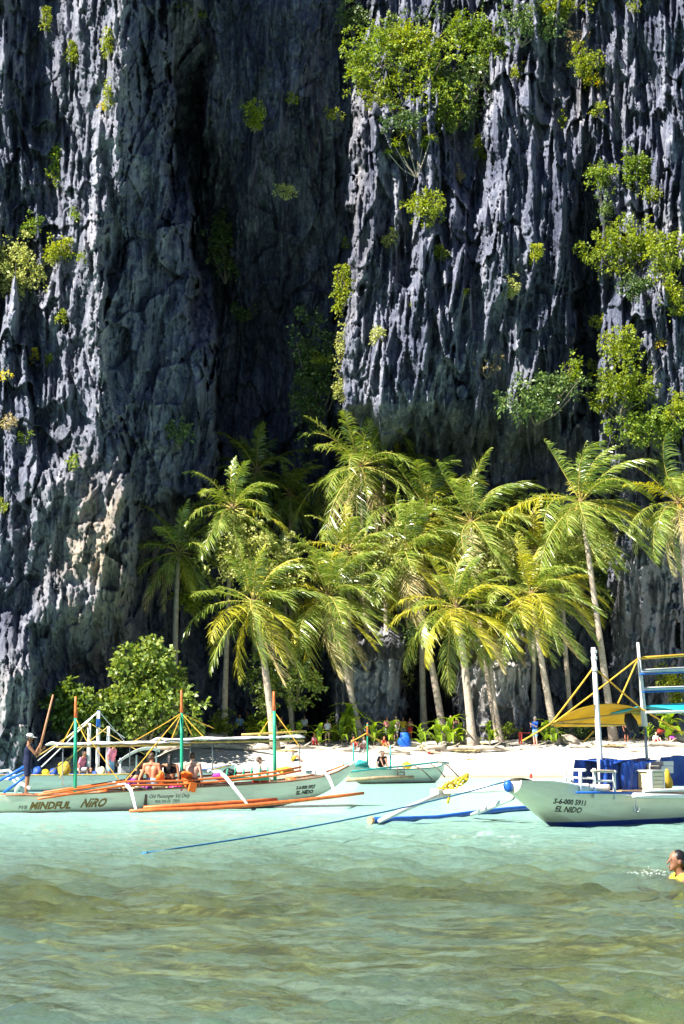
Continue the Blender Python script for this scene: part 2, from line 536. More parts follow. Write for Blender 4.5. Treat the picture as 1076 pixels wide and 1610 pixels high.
def mat_rock():
    m, nt, out = new_mat("weathered limestone")
    L = nt.links.new
    b = nd(nt, "ShaderNodeBsdfPrincipled", Roughness=0.9)
    b.inputs["Specular IOR Level"].default_value = 0.15
    geo = nd(nt, "ShaderNodeNewGeometry")
    mp = nd(nt, "ShaderNodeMapping")
    mp.inputs["Scale"].default_value = (1.0, 0.5, 0.16)
    L(geo.outputs["Position"], mp.inputs[0])
    n1 = nd(nt, "ShaderNodeTexNoise", Scale=1.1, Detail=9.0, Roughness=0.68)
    L(mp.outputs[0], n1.inputs["Vector"])
    mp2 = nd(nt, "ShaderNodeMapping")
    mp2.inputs["Scale"].default_value = (1.0, 0.5, 0.3)
    L(geo.outputs["Position"], mp2.inputs[0])
    n2 = nd(nt, "ShaderNodeTexNoise", Scale=0.22, Detail=6.0, Roughness=0.62, Distortion=0.5)
    L(mp2.outputs[0], n2.inputs["Vector"])
    mp3 = nd(nt, "ShaderNodeMapping")
    mp3.inputs["Scale"].default_value = (1.0, 1.0, 0.35)
    L(geo.outputs["Position"], mp3.inputs[0])
    n3 = nd(nt, "ShaderNodeTexNoise", Scale=4.5, Detail=8.0, Roughness=0.7)
    L(mp3.outputs[0], n3.inputs["Vector"])
    mixn = nd(nt, "ShaderNodeMath", operation='MULTIPLY_ADD')
    mixn.inputs[1].default_value = 0.6
    L(n1.outputs[0], mixn.inputs[0])
    mulb = nd(nt, "ShaderNodeMath", operation='MULTIPLY')
    mulb.inputs[1].default_value = 0.4
    L(n3.outputs[0], mulb.inputs[0])
    L(mulb.outputs[0], mixn.inputs[2])
    r = ramp(nt, mixn.outputs[0], [(0.34, (0.024, 0.0275, 0.044)), (0.45, (0.074, 0.083, 0.118)), (0.54, (0.170, 0.178, 0.220)), (0.65, (0.36, 0.36, 0.38))])
    r2 = ramp(nt, n2.outputs[0], [(0.36, (0.50, 0.52, 0.58)), (0.5, (0.92, 0.93, 0.96)), (0.66, (1.18, 1.12, 1.02))])
    mu = nd(nt, "ShaderNodeMix", data_type='RGBA', blend_type='MULTIPLY')
    mu.inputs[0].default_value = 1.0
    L(r.outputs[0], mu.inputs[6])
    L(r2.outputs[0], mu.inputs[7])
    at1 = nd(nt, "ShaderNodeAttribute", attribute_name="stain")
    mx = nd(nt, "ShaderNodeMix", data_type='RGBA', blend_type='MULTIPLY')
    L(at1.outputs["Fac"], mx.inputs[0])
    L(mu.outputs[2], mx.inputs[6])
    mx.inputs[7].default_value = (1.0, 0.78, 0.50, 1)
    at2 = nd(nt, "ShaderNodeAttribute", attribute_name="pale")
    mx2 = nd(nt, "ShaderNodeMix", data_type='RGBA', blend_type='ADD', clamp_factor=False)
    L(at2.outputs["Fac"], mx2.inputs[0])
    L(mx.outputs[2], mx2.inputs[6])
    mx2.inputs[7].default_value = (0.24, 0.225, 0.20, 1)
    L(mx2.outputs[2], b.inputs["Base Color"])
    bp = nd(nt, "ShaderNodeBump", Strength=0.6, Distance=0.22)
    L(mixn.outputs[0], bp.inputs["Height"])
    L(bp.outputs[0], b.inputs["Normal"])
    L(b.outputs[0], out.inputs[0])
    return m


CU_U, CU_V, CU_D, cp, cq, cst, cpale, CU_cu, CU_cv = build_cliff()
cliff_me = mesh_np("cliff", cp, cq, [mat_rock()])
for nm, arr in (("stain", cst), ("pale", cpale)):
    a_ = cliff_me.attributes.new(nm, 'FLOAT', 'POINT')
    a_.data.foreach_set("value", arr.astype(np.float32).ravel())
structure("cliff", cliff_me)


def cliff_y(px, py, r=6):
    """nearest rock distance round a picture point"""
    j0, j1 = np.searchsorted(CU_cu, [px - r, px + r])
    i0, i1 = np.searchsorted(CU_cv, [py - r, py + r])
    return float(np.percentile(CU_D[max(i0, 0):max(i1, i0 + 1), max(j0, 0):max(j1, j0 + 1)], 25))


# ------------------------------------------------------------------ beach, seabed, water
def ground_z(x, y):
    """height of the sand (and of the bottom under the water)"""
    x = np.asarray(x, dtype=float)
    y = np.asarray(y, dtype=float)
    ys = y - 0.9 * np.sin(x * 0.16 + 1.0) - 0.03 * (x - 5)
    z = np.interp(ys, [-60, 6, 14, 40, 75, 92, 97, 100, 103.5, 106, 112, 130, 400], [-1.4, -0.8, -0.7, -0.9, -0.8, -0.45, 0.0, 0.75, 1.75, 2.2, 2.45, 2.9, 3.2])
    left = smooth(-10, -15.5, x) * smooth(60, 99, y)     # no beach below the left buttress: rock meets water
    return z * (1 - left) + np.minimum(z, -0.5) * left


def mat_sand():
    m, nt, out = new_mat("sand")
    L = nt.links.new
    b = nd(nt, "ShaderNodeBsdfPrincipled", Roughness=0.95)
    b.inputs["Specular IOR Level"].default_value = 0.1
    geo = nd(nt, "ShaderNodeNewGeometry")
    sep = nd(nt, "ShaderNodeSeparateXYZ")
    L(geo.outputs["Position"], sep.inputs[0])
    n1 = nd(nt, "ShaderNodeTexNoise", Scale=0.9, Detail=8.0, Roughness=0.65)
    L(geo.outputs["Position"], n1.inputs["Vector"])
    rs = ramp(nt, n1.outputs[0], [(0.3, (0.44, 0.405, 0.345)), (0.7, (0.60, 0.565, 0.50))])
    wet = nd(nt, "ShaderNodeMapRange")
    wet.inputs["From Min"].default_value = 0.06
    wet.inputs["From Max"].default_value = 0.30
    L(sep.outputs["Z"], wet.inputs["Value"])
    under = nd(nt, "ShaderNodeMath", operation='LESS_THAN')
    under.inputs[1].default_value = -0.06
    L(sep.outputs["Z"], under.inputs[0])
    wmax = nd(nt, "ShaderNodeMath", operation='MAXIMUM')
    L(wet.outputs[0], wmax.inputs[0])
    L(under.outputs[0], wmax.inputs[1])
    wmx = nd(nt, "ShaderNodeMix", data_type='RGBA')
    L(wmax.outputs[0], wmx.inputs[0])
    wmx.inputs[6].default_value = (0.27, 0.235, 0.175, 1)
    L(rs.outputs[0], wmx.inputs[7])
    # reef and weed on the bottom, in drifts along the shore
    mp = nd(nt, "ShaderNodeMapping")
    mp.inputs["Scale"].default_value = (0.30, 0.72, 1.0)
    L(geo.outputs["Position"], mp.inputs[0])
    n2 = nd(nt, "ShaderNodeTexNoise", Scale=1.0, Detail=7.0, Roughness=0.62, Distortion=0.6)
    L(mp.outputs[0], n2.inputs["Vector"])
    near = nd(nt, "ShaderNodeMapRange")
    near.inputs["From Min"].default_value = 60
    near.inputs["From Max"].default_value = 23
    near.inputs["To Min"].default_value = -0.13
    near.inputs["To Max"].default_value = 0.025
    L(sep.outputs["Y"], near.inputs["Value"])
    ad = nd(nt, "ShaderNodeMath", operation='ADD')
    L(n2.outputs[0], ad.inputs[0])
    L(near.outputs[0], ad.inputs[1])
    rr = ramp(nt, ad.outputs[0], [(0.48, 0.0), (0.545, 1.0)])
    n3 = nd(nt, "ShaderNodeTexNoise", Scale=1.7, Detail=9.0, Roughness=0.74)
    L(geo.outputs["Position"], n3.inputs["Vector"])
    rc = ramp(nt, n3.outputs[0], [(0.40, (0.045, 0.028, 0.008)), (0.5, (0.34, 0.21, 0.045)), (0.60, (0.78, 0.60, 0.24))])
    mx = nd(nt, "ShaderNodeMix", data_type='RGBA')
    L(rr.outputs[0], mx.inputs[0])
    L(wmx.outputs[2], mx.inputs[6])
    L(rc.outputs[0], mx.inputs[7])
    # leaf litter and driftwood crumbs on the upper beach
    up = nd(nt, "ShaderNodeMapRange")
    up.inputs["From Min"].default_value = 1.9
    up.inputs["From Max"].default_value = 2.5
    up.inputs["To Min"].default_value = -0.35
    up.inputs["To Max"].default_value = 0.22
    L(sep.outputs["Z"], up.inputs["Value"])
    n4 = nd(nt, "ShaderNodeTexNoise", Scale=1.4, Detail=7.0, Roughness=0.7)
    mp4 = nd(nt, "ShaderNodeMapping")
    mp4.inputs["Scale"].default_value = (0.5, 1.6, 1.0)
    L(geo.outputs["Position"], mp4.inputs[0])
    L(mp4.outputs[0], n4.inputs["Vector"])
    ad4 = nd(nt, "ShaderNodeMath", operation='ADD')
    L(n4.outputs[0], ad4.inputs[0])
    L(up.outputs[0], ad4.inputs[1])
    r4 = ramp(nt, ad4.outputs[0], [(0.5, 0.0), (0.6, 1.0)])
    mx4 = nd(nt, "ShaderNodeMix", data_type='RGBA')
    L(r4.outputs[0], mx4.inputs[0])
    L(mx.outputs[2], mx4.inputs[6])
    mx4.inputs[7].default_value = (0.16, 0.12, 0.085, 1)
    L(mx4.outputs[2], b.inputs["Base Color"])
    bp = nd(nt, "ShaderNodeBump", Strength=0.8, Distance=0.09)
    L(n3.outputs[0], bp.inputs["Height"])
    L(bp.outputs[0], b.inputs["Normal"])
    L(b.outputs[0], out.inputs[0])
    return m


def build_ground():
    xs = spaced([(-3000, -400, 650), (-400, -60, 60), (-60, -22, 4), (-22, 26, 0.3), (26, 60, 4), (60, 400, 60), (400, 3001, 650)])
    ys = spaced([(-3000, -300, 900), (-300, -20, 60), (-20, 6, 4), (6, 40, 0.35), (40, 90, 1.0), (90, 122, 0.3), (122, 140, 3), (140, 400, 60), (400, 3001, 650)])
    X, Y = np.meshgrid(xs, ys)
    Z = ground_z(X, Y)
    inn = (np.abs(X) < 40) & (Y > -20) & (Y < 140)
    bumps = 0.03 * fbm(X / 0.7 + 3, Y / 0.9, 3) * (Z > 0.1) + 0.10 * fbm(X / 1.6, Y / 1.6, 4) * smooth(1.7, 2.3, Z) + 0.05 * fbm(X / 2.5 + 5, Y / 2.5, 3) + 0.28 * np.maximum(fbm(X / 2.6, Y / 3.2, 4), 0) * (Y < 60)
    Z = Z + np.where(inn, bumps, 0)
    nr, nc = X.shape
    idx = np.arange(nr * nc).reshape(nr, nc)
    q = np.stack([idx[:-1, :-1], idx[:-1, 1:], idx[1:, 1:], idx[1:, :-1]], -1).reshape(-1, 4)
    return mesh_np("beach", np.stack([X, Y, Z], -1).reshape(-1, 3), q, [mat_sand()], True)


structure("beach", build_ground())


def mat_water():
    m, nt, out = new_mat("sea water")
    L = nt.links.new
    geo = nd(nt, "ShaderNodeNewGeometry")
    mp = nd(nt, "ShaderNodeMapping")
    mp.inputs["Scale"].default_value = (0.8, 1.0, 1.0)
    L(geo.outputs["Position"], mp.inputs[0])
    n1 = nd(nt, "ShaderNodeTexNoise", Scale=4.2, Detail=6.0, Roughness=0.66, Distortion=0.2)
    L(mp.outputs[0], n1.inputs["Vector"])
    bp = nd(nt, "ShaderNodeBump", Strength=1.0, Distance=0.13)
    L(n1.outputs[0], bp.inputs["Height"])
    fr = nd(nt, "ShaderNodeFresnel", IOR=1.2)
    L(bp.outputs[0], fr.inputs["Normal"])
    gl = nd(nt, "ShaderNodeBsdfGlossy", Roughness=0.035)
    gl.inputs["Color"].default_value = (0.9, 0.95, 1, 1)
    L(bp.outputs[0], gl.inputs["Normal"])
    tr = nd(nt, "ShaderNodeBsdfTransparent")
    tr.inputs["Color"].default_value = (0.78, 0.97, 0.90, 1)
    rf = nd(nt, "ShaderNodeBsdfRefraction", IOR=1.33, Roughness=0.0)
    rf.inputs["Color"].default_value = (0.78, 0.96, 0.89, 1)
    L(bp.outputs[0], rf.inputs["Normal"])
    m1 = nd(nt, "ShaderNodeMixShader", Fac=0.45)
    L(tr.outputs[0], m1.inputs[1])
    L(rf.outputs[0], m1.inputs[2])
    df = nd(nt, "ShaderNodeBsdfDiffuse")
    df.inputs["Color"].default_value = (0.42, 0.76, 0.64, 1)
    L(bp.outputs[0], df.inputs["Normal"])
    # clearer in the shallows over the reef, milkier further in
    sep = nd(nt, "ShaderNodeSeparateXYZ")
    L(geo.outputs["Position"], sep.inputs[0])
    mr = nd(nt, "ShaderNodeMapRange")
    mr.inputs["From Min"].default_value = 18
    mr.inputs["From Max"].default_value = 41
    mr.inputs["To Min"].default_value = 0.02
    mr.inputs["To Max"].default_value = 0.66
    L(sep.outputs["Y"], mr.inputs["Value"])
    m2 = nd(nt, "ShaderNodeMixShader")
    L(mr.outputs[0], m2.inputs[0])
    L(m1.outputs[0], m2.inputs[1])
    L(df.outputs[0], m2.inputs[2])
    m3 = nd(nt, "ShaderNodeMixShader")
    L(fr.outputs[0], m3.inputs[0])
    L(m2.outputs[0], m3.inputs[1])
    L(gl.outputs[0], m3.inputs[2])
    L(m3.outputs[0], out.inputs[0])
    return m


def build_water():
    vv = np.concatenate([np.arange(1205, 1240, 1.0), np.arange(1240, 1680, 1.45)])
    Yn = np.array([on_z(538, v, 0).y for v in vv])[::-1]
    ys = np.concatenate([[-3000, -900, -300, -90, -30, -10, 0, 3, 5.5, 7.0], Yn[Yn > 7.4], [200, 400, 1200, 3000]])
    c = spaced([(-40, 1120, 1.9)])
    k = np.array([5.0, 12, 25, 60, 160, 500, 3000])
    X = []
    for y in ys:
        ye = min(max(y, 7.5), 118)
        xi = (c - 538) / 2500 * ye * 1.02
        X.append(np.concatenate([xi[0] - k[::-1], xi, xi[-1] + k]))
    X = np.array(X)
    Y = np.repeat(ys[:, None], X.shape[1], 1)
    Z = np.zeros_like(X)
    R = np.random.RandomState(3)
    dy = np.gradient(ys)[:, None]
    inn = ((Y > 5) & (Y < 110) & (np.abs(X) < 60)).astype(float)
    gust = 0.75 + 0.5 * perlin(X / 7, Y / 9)
    for i in range(72):
        lam = 0.12 * (1.5 / 0.12) ** R.rand()
        ang = R.normal(-0.35, 0.55) + np.pi / 2
        kx, ky = np.cos(ang) * 2 * np.pi / lam, np.sin(ang) * 2 * np.pi / lam
        a = 0.0112 * lam ** 0.62
        vis = np.clip(lam / (2.6 * dy) - 0.6, 0, 1)
        ph = kx * X + ky * Y + R.rand() * 6.28 + 1.4 * perlin(X / (lam * 3.5) + i, Y / (lam * 3.5))
        s = np.sin(ph)
        Z += inn * vis * a * gust * (s + 0.35 * s * s * np.sign(s) + 0.25 * np.cos(2 * ph))
    nr, nc = X.shape
    idx = np.arange(nr * nc).reshape(nr, nc)
    q = np.stack([idx[:-1, :-1], idx[:-1, 1:], idx[1:, 1:], idx[1:, :-1]], -1).reshape(-1, 4)
    return mesh_np("water", np.stack([X, Y, Z], -1).reshape(-1, 3), q, [mat_water()], True)


structure("water", build_water())


# ------------------------------------------------------------------ foliage
def mat_leaf(name, stops, trans=0.35, rough=0.5, spec=0.35):
    """leaf colour differs from leaf to leaf (random per island)"""
    m, nt, out = new_mat(name)
    L = nt.links.new
    geo = nd(nt, "ShaderNodeNewGeometry")
    oi = nd(nt, "ShaderNodeObjectInfo")
    ad = nd(nt, "ShaderNodeMath", operation='MULTIPLY_ADD')
    ad.inputs[1].default_value = 0.30
    L(oi.outputs["Random"], ad.inputs[0])
    n = nd(nt, "ShaderNodeMath", operation='MULTIPLY')
    n.inputs[1].default_value = 0.70
    L(geo.outputs["Random Per Island"], n.inputs[0])
    L(n.outputs[0], ad.inputs[2])
    r = ramp(nt, ad.outputs[0], stops)
    b = nd(nt, "ShaderNodeBsdfPrincipled", Roughness=rough)
    b.inputs["Specular IOR Level"].default_value = spec
    L(r.outputs[0], b.inputs["Base Color"])
    t = nd(nt, "ShaderNodeBsdfTranslucent")
    hs = nd(nt, "ShaderNodeHueSaturation", Hue=0.485, Saturation=1.15, Value=1.5)
    L(r.outputs[0], hs.inputs["Color"])
    L(hs.outputs[0], t.inputs["Color"])
    mx = nd(nt, "ShaderNodeMixShader", Fac=trans)
    L(b.outputs[0], mx.inputs[1])
    L(t.outputs[0], mx.inputs[2])
    L(mx.outputs[0], out.inputs[0])
    return m


LEAF = {
    'green': mat_leaf("green leaves", [(0.0, (0.063, 0.113, 0.023)), (0.45, (0.168, 0.257, 0.036)), (0.8, (0.314, 0.392, 0.049)), (1.0, (0.448, 0.448, 0.067))]),
    'yellow': mat_leaf("yellow-green leaves", [(0.0, (0.075, 0.120, 0.012)), (0.45, (0.22, 0.285, 0.025)), (0.8, (0.36, 0.40, 0.04)), (1.0, (0.52, 0.48, 0.06))]),
    'beach': mat_leaf("broad sunlit leaves", [(0.0, (0.04, 0.08, 0.012)), (0.4, (0.13, 0.20, 0.03)), (0.8, (0.28, 0.35, 0.07)), (1.0, (0.48, 0.50, 0.16))], 0.3, 0.36, 0.55),
    'pale': mat_leaf("pale green leaves", [(0.0, (0.224, 0.257, 0.078)), (0.5, (0.426, 0.460, 0.134)), (1.0, (0.660, 0.660, 0.247))]),
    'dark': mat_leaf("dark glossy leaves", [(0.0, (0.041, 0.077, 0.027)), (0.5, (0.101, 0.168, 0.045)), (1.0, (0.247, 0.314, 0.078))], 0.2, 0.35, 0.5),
    'orange': mat_leaf("orange leaves", [(0.0, (0.660, 0.358, 0.023)), (0.6, (0.660, 0.627, 0.023)), (1.0, (0.660, 0.660, 0.067))]),
    'dry': mat_leaf("dry brown twigs and leaves", [(0.0, (0.224, 0.168, 0.090)), (0.6, (0.448, 0.358, 0.202)), (1.0, (0.538, 0.538, 0.157))]),
    'frond': mat_leaf("palm leaflets", [(0.0, (0.070, 0.122, 0.018)), (0.4, (0.192, 0.275, 0.041)), (0.75, (0.371, 0.435, 0.090)), (1.0, (0.589, 0.589, 0.218))], 0.30, 0.27, 0.8),
    'frond_yellow': mat_leaf("yellowing palm leaflets", [(0.0, (0.243, 0.256, 0.020)), (0.5, (0.486, 0.461, 0.038)), (1.0, (0.660, 0.640, 0.115))], 0.35, 0.36, 0.5),
    'frond_dry': mat_leaf("dry palm leaflets", [(0.0, (0.493, 0.337, 0.157)), (1.0, (0.660, 0.627, 0.292))], 0.2, 0.6, 0.2),
    'sprout': mat_leaf("young palm leaves", [(0.0, (0.09, 0.18, 0.015)), (0.6, (0.22, 0.34, 0.03)), (1.0, (0.42, 0.50, 0.06))], 0.4, 0.4, 0.4),
}
BARK = simple("grey bark", (0.20, 0.165, 0.125), 0.9, 0.35, 5.0, 0.5, spec=0.1)
PALE_TWIG = simple("pale twigs", (0.34, 0.30, 0.22), 0.9, 0.3, 5.0, 0.3, spec=0.1)


def unit(a):
    return a / np.maximum(np.linalg.norm(a, axis=-1, keepdims=True), 1e-9)


def leaf_cloud(blobs, n, size, seed, per=13, elong=1.7, up=0.45, spread=1.5, shell=0.3):
    """n folded leaves in rosettes spread through the given ellipsoids; returns vertices and quads"""
    R = np.random.RandomState(seed)
    vol = np.array([b[1][0] * b[1][1] * b[1][2] for b in blobs]) ** 0.7
    nc = max(3, n // per)
    which = R.choice(len(blobs), nc, p=vol / vol.sum())
    C = np.array([b[0] for b in blobs])[which]
    Rd = np.array([b[1] for b in blobs])[which]
    dirs = unit(R.normal(size=(nc, 3)))
    rad = R.rand(nc, 1) ** shell
    cl = C + dirs * Rd * rad
    per_n = R.poisson(per, nc) + 3
    ci = np.repeat(np.arange(nc), per_n)
    N = len(ci)
    out = unit(dirs[ci] * np.array([1, 1, 0.8]) + R.normal(size=(N, 3)) * 0.7 + np.array([0, 0, up]))
    pos = cl[ci] + out * size * R.uniform(0.2, spread, (N, 1)) + R.normal(size=(N, 3)) * size * 0.25
    axis = unit(out + R.normal(size=(N, 3)) * 0.55 + np.array([0.15, 0, -0.15]))
    nrm = unit(np.cross(axis, unit(R.normal(size=(N, 3)))) + np.array([0, 0, 0.6]))
    side = unit(np.cross(axis, nrm))
    nrm = np.cross(side, axis)
    ln = size * R.uniform(0.65, 1.25, (N, 1))
    wd = ln / elong * 0.5
    base = pos
    tip = pos + axis * ln - np.array([0, 0, 0.12]) * ln
    mid = pos + axis * ln * 0.5
    l_ = mid + side * wd + nrm * wd * 0.35
    r_ = mid - side * wd + nrm * wd * 0.35
    V = np.stack([base, r_, tip, l_], 1).reshape(-1, 3)
    Q = np.arange(N * 4).reshape(-1, 4)
    return V, Q


def sub_blobs(w, d, h, k, seed, fill=0.5):
    """k uneven lobes inside an ellipsoid of the given half sizes"""
    R = np.random.RandomState(seed)
    bl = []
    for i in range(k):
        v = R.normal(size=3)
        v = v / np.linalg.norm(v) * R.uniform(0.2, 1.0)
        s = R.uniform(0.45, 1.3) * fill
        bl.append(((v[0] * w * (1 - s * 0.5), v[1] * d * (1 - s * 0.5), v[2] * h * (1 - s * 0.5)), (w * s, d * s, h * s)))
    return bl


_bi = [0]


def bush(label, px, py, w, h, kind='green', n=None, leaf=0.20, cat="shrub", name="cliff_shrub", group="shrubs growing on the cliff", Y=None,
         stem=True, lobes=15, out=0.35, elong=1.7, depth=None, fill=0.47):
    """a shrub that covers about w x h picture pixels at its place"""
    _bi[0] += 1
    sd = 100 + _bi[0]
    if Y is None:
        Y = cliff_y(px, py, max(5, w * 0.3)) - out
    c = at(px, py, Y)
    hw, hh = w * mpp(Y) / 2 * 1.2, h * mpp(Y) / 2 * 1.2
    hd = depth if depth is not None else min(max(0.5 * hw, 0.35), 1.8)
    if n is None:
        n = int(min(8000, max(60, hw * hh * 4 / (leaf * leaf) * 4.6)))
    else:
        n = int(n * 1.4)
    V, Q = leaf_cloud(sub_blobs(hw, hd, hh, lobes, sd, fill), n, leaf, sd, elong=elong)
    if not stem or w < 22:
        o = link(name, mesh_np("leaves", V, Q, [LEAF[kind]]), None, c)
        return tag(o, label, cat, group)
    t = thing(name, label, cat, c, 0, group)
    link("foliage", mesh_np("foliage", V, Q, [LEAF[kind]]), t)
    mb = MB()
    R = random.Random(sd)
    root = Vector((R.uniform(-.2, .2) * hw, hd * 1.05, -hh * 0.7))
    for k in range(5):
        tip = Vector((R.uniform(-.8, .8) * hw, R.uniform(-.7, .4) * hd, R.uniform(-.1, .8) * hh))
        mid = lerp(root, tip, 0.5) + Vector((R.uniform(-.15, .15) * hw, 0, -0.1 * hh))
        r0 = max(0.018, 0.017 * (hw + hh))
        mb.tube([root, mid, tip], [r0, r0 * 0.6, r0 * 0.2], 5)
    mb.build("stem", BARK, t)
    return t


# --- shrubs on the cliff, from the top left to the lower right
B = bush
B("tall narrow yellow-green shrub high on the left buttress", 112, 86, 22, 58, 'yellow', leaf=.17)
B("slender bright shrub at the top edge of the left cliff face", 72, 28, 14, 44, 'yellow', leaf=.15)
B("thin hanging tuft on the sunlit crest near the top left", 168, 72, 14, 62, 'yellow', leaf=.15, stem=False)
B("small golden tuft below the thin hanging one on the left crest", 170, 145, 17, 44, 'yellow', leaf=.15)
B("tiny orange plant in the middle of the sunlit left crest", 162, 171, 9, 9, 'orange', leaf=.12, n=60)
B("tuft at the very top beside the dark gully", 292, 8, 16, 14, 'yellow', leaf=.14, n=90)
B("flat bright tuft at the top of the gully", 316, 21, 14, 9, 'yellow', leaf=.14, n=80)
B("long upright shrub like a green column on the left cliff", 87, 256, 26, 84, 'green', leaf=.18)
B("small shrub under the green column on the left cliff", 114, 338, 22, 18, 'green', leaf=.16)
B("rounded leafy shrub above the big pale bush at the left edge", 52, 354, 30, 34, 'green', leaf=.2)
B("big pale leafy bush at the left edge of the photo", 18, 424, 92, 128, 'pale', leaf=.26, out=.9)
B("bright spreading shrub on the lit crest right of the pale bush", 94, 392, 58, 46, 'yellow', leaf=.2, out=.6)
B("small bright tuft below the spreading shrub of the left crest", 97, 499, 16, 22, 'yellow', leaf=.16)
B("small tuft beside the sharp lit edge at mid left", 128, 408, 12, 24, 'yellow', leaf=.15, n=90)
B("orange flowering tuft on the dark left rock", 57, 560, 16, 22, 'orange', leaf=.15, n=110)
B("tiny orange tuft at the far left edge of the rock", 10, 590, 13, 13, 'orange', leaf=.14, n=70)
B("narrow yellow tuft right of the orange flowers", 76, 568, 12, 26, 'yellow', leaf=.14, n=90)
B("olive shrub in a crack at the left edge above the knobbly rocks", 16, 668, 20, 34, 'dry', leaf=.16)
B("green tuft on the knobbly rocks at the lower left", 40, 684, 20, 18, 'green', leaf=.16)
B("upright tuft on top of the brown knobbly boulder", 116, 731, 14, 30, 'green', leaf=.16)
B("small tuft at the left edge beside the boulder", 5, 798, 16, 18, 'yellow', leaf=.15)
B("leafy shrub alone in the shaded gully wall", 400, 182, 46, 58, 'yellow', leaf=.2, out=.5, Y=112.8)
B("tiny tuft right of the lone gully shrub", 459, 154, 18, 15, 'yellow', leaf=.16, n=110, Y=115.5)
B("low shrub with sparse leaves in the middle of the gully", 445, 302, 34, 26, 'pale', leaf=.17, Y=114.2)
B("two small tufts at the gully's right rim near the top", 522, 178, 26, 18, 'yellow', leaf=.17, Y=116)
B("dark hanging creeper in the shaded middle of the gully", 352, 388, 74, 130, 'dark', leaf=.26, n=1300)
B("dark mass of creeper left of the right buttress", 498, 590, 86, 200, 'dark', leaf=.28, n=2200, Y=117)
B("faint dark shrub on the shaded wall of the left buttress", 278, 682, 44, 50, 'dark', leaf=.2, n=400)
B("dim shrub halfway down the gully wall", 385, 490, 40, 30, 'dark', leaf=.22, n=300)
# the big growth at the top of the right buttress
G1 = "shrubs crowning the right buttress"
B("big bright bush at the upper left of the clump crowning the buttress", 606, 76, 116, 92, 'green', leaf=.25, out=1.6, group=G1, Y=112.5)
B("broad dense bush in the centre of the crowning clump", 664, 112, 118, 104, 'green', leaf=.25, out=1.6, group=G1, Y=112.3)
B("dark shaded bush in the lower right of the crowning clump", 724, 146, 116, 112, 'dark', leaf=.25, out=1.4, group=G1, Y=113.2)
B("yellowish bush hanging down the left rim of the crowning clump", 606, 160, 58, 74, 'yellow', leaf=.21, out=1.0, group=G1, Y=111.4)
B("tall bright bush at the right end of the crowning clump", 764, 70, 58, 116, 'green', leaf=.23, out=1.0, group=G1, Y=113)
B("small spreading branch at the far left of the crowning clump", 560, 98, 44, 40, 'green', leaf=.22, out=1.0, group=G1, Y=113)
B("dark bush behind the crowning clump at the top of the photo", 690, 34, 150, 70, 'dark', leaf=.25, out=1.0, group=G1, Y=116)
B("dark foliage left of the crowning clump at the top edge", 560, 30, 60, 50, 'dark', leaf=.25, out=1.0, group=G1, Y=118)
B("low dark shrub under the crowning clump", 640, 188, 70, 40, 'dark', leaf=.22, out=.7, group=G1)
B("leafy bush at the top edge right of the crowning clump", 832, 34, 84, 78, 'dark', leaf=.23, out=.8, group=G1)
B("bright bush at the very top, right of centre", 880, 12, 100, 36, 'yellow', leaf=.23, out=.8, group=G1)
B("hanging yellow vine with dry stems at the upper right", 920, 96, 42, 76, 'yellow', leaf=.19, out=.6, group=G1)
B("dry brown twigs beside the hanging yellow vine", 905, 62, 40, 50, 'dry', leaf=.18, out=.5, group=G1, n=260)
B("orange tinted tuft under the hanging yellow vine", 938, 124, 28, 26, 'orange', leaf=.16, out=.5, group=G1, n=160)
B("tiny bright tuft at the top right corner", 997, 12, 20, 18, 'yellow', leaf=.16, n=110)
B("small hanging fern at the top of the right pinnacles", 812, 116, 18, 34, 'yellow', leaf=.16)
B("small tuft on a ledge below the yellow vine", 940, 174, 24, 22, 'yellow', leaf=.17)
B("small tuft in a groove right of centre near the top", 886, 190, 16, 40, 'yellow', leaf=.15, n=140)
B("drooping bright plant on a shaded slab", 754, 222, 22, 26, 'yellow', leaf=.2, n=140)
B("second drooping plant, just below the first on the shaded slab", 757, 243, 18, 20, 'yellow', leaf=.2, n=100)
B("wispy tuft left of the shaded slab", 722, 280, 22, 34, 'dry', leaf=.17, n=200)
B("rounded yellow-green bush under the many-stemmed rosette tree", 672, 328, 70, 62, 'yellow', leaf=.21, out=.8)
B("small tuft on the tip of a pinnacle under the rounded bush", 612, 378, 22, 30, 'pale', leaf=.16)
B("two-headed tuft on a narrow ledge in the centre", 690, 398, 26, 34, 'yellow', leaf=.17)
B("small tuft in the shade at the buttress edge", 545, 380, 18, 16, 'yellow', leaf=.16, n=90)
B("green tuft between the leaning pinnacles", 842, 398, 18, 50, 'yellow', leaf=.16)
B("pale dry shrub on the ledge among leaning pinnacles", 806, 452, 42, 40, 'pale', leaf=.16, n=300)
B("hanging shrub at the top of the buttress's left edge", 541, 448, 34, 76, 'yellow', leaf=.2, out=.7, Y=111)
B("pale hanging growth below it on the buttress's left edge", 543, 548, 34, 80, 'pale', leaf=.19, out=.7, Y=111)
B("lowest pale growth on the buttress's left edge", 540, 610, 26, 52, 'pale', leaf=.18, out=.5, Y=111)
B("small flat branch reaching out into the gully", 500, 562, 34, 14, 'yellow', leaf=.19, n=140, Y=113)
B("small yellow tuft on the lower pinnacle near the left edge", 592, 530, 26, 30, 'pale', leaf=.16)
B("bright bush between the two biggest ones of the crowning clump", 640, 62, 80, 70, 'yellow', leaf=.23, out=1.2, group=G1, Y=112.0)
B("leafy bush at the bottom of the crowning clump above the screw pine", 690, 168, 80, 70, 'green', leaf=.23, out=1.2, group=G1, Y=112.0)
B("green bush on the left shoulder of the crowning clump", 578, 128, 62, 60, 'green', leaf=.23, out=1.2, group=G1, Y=112.4)
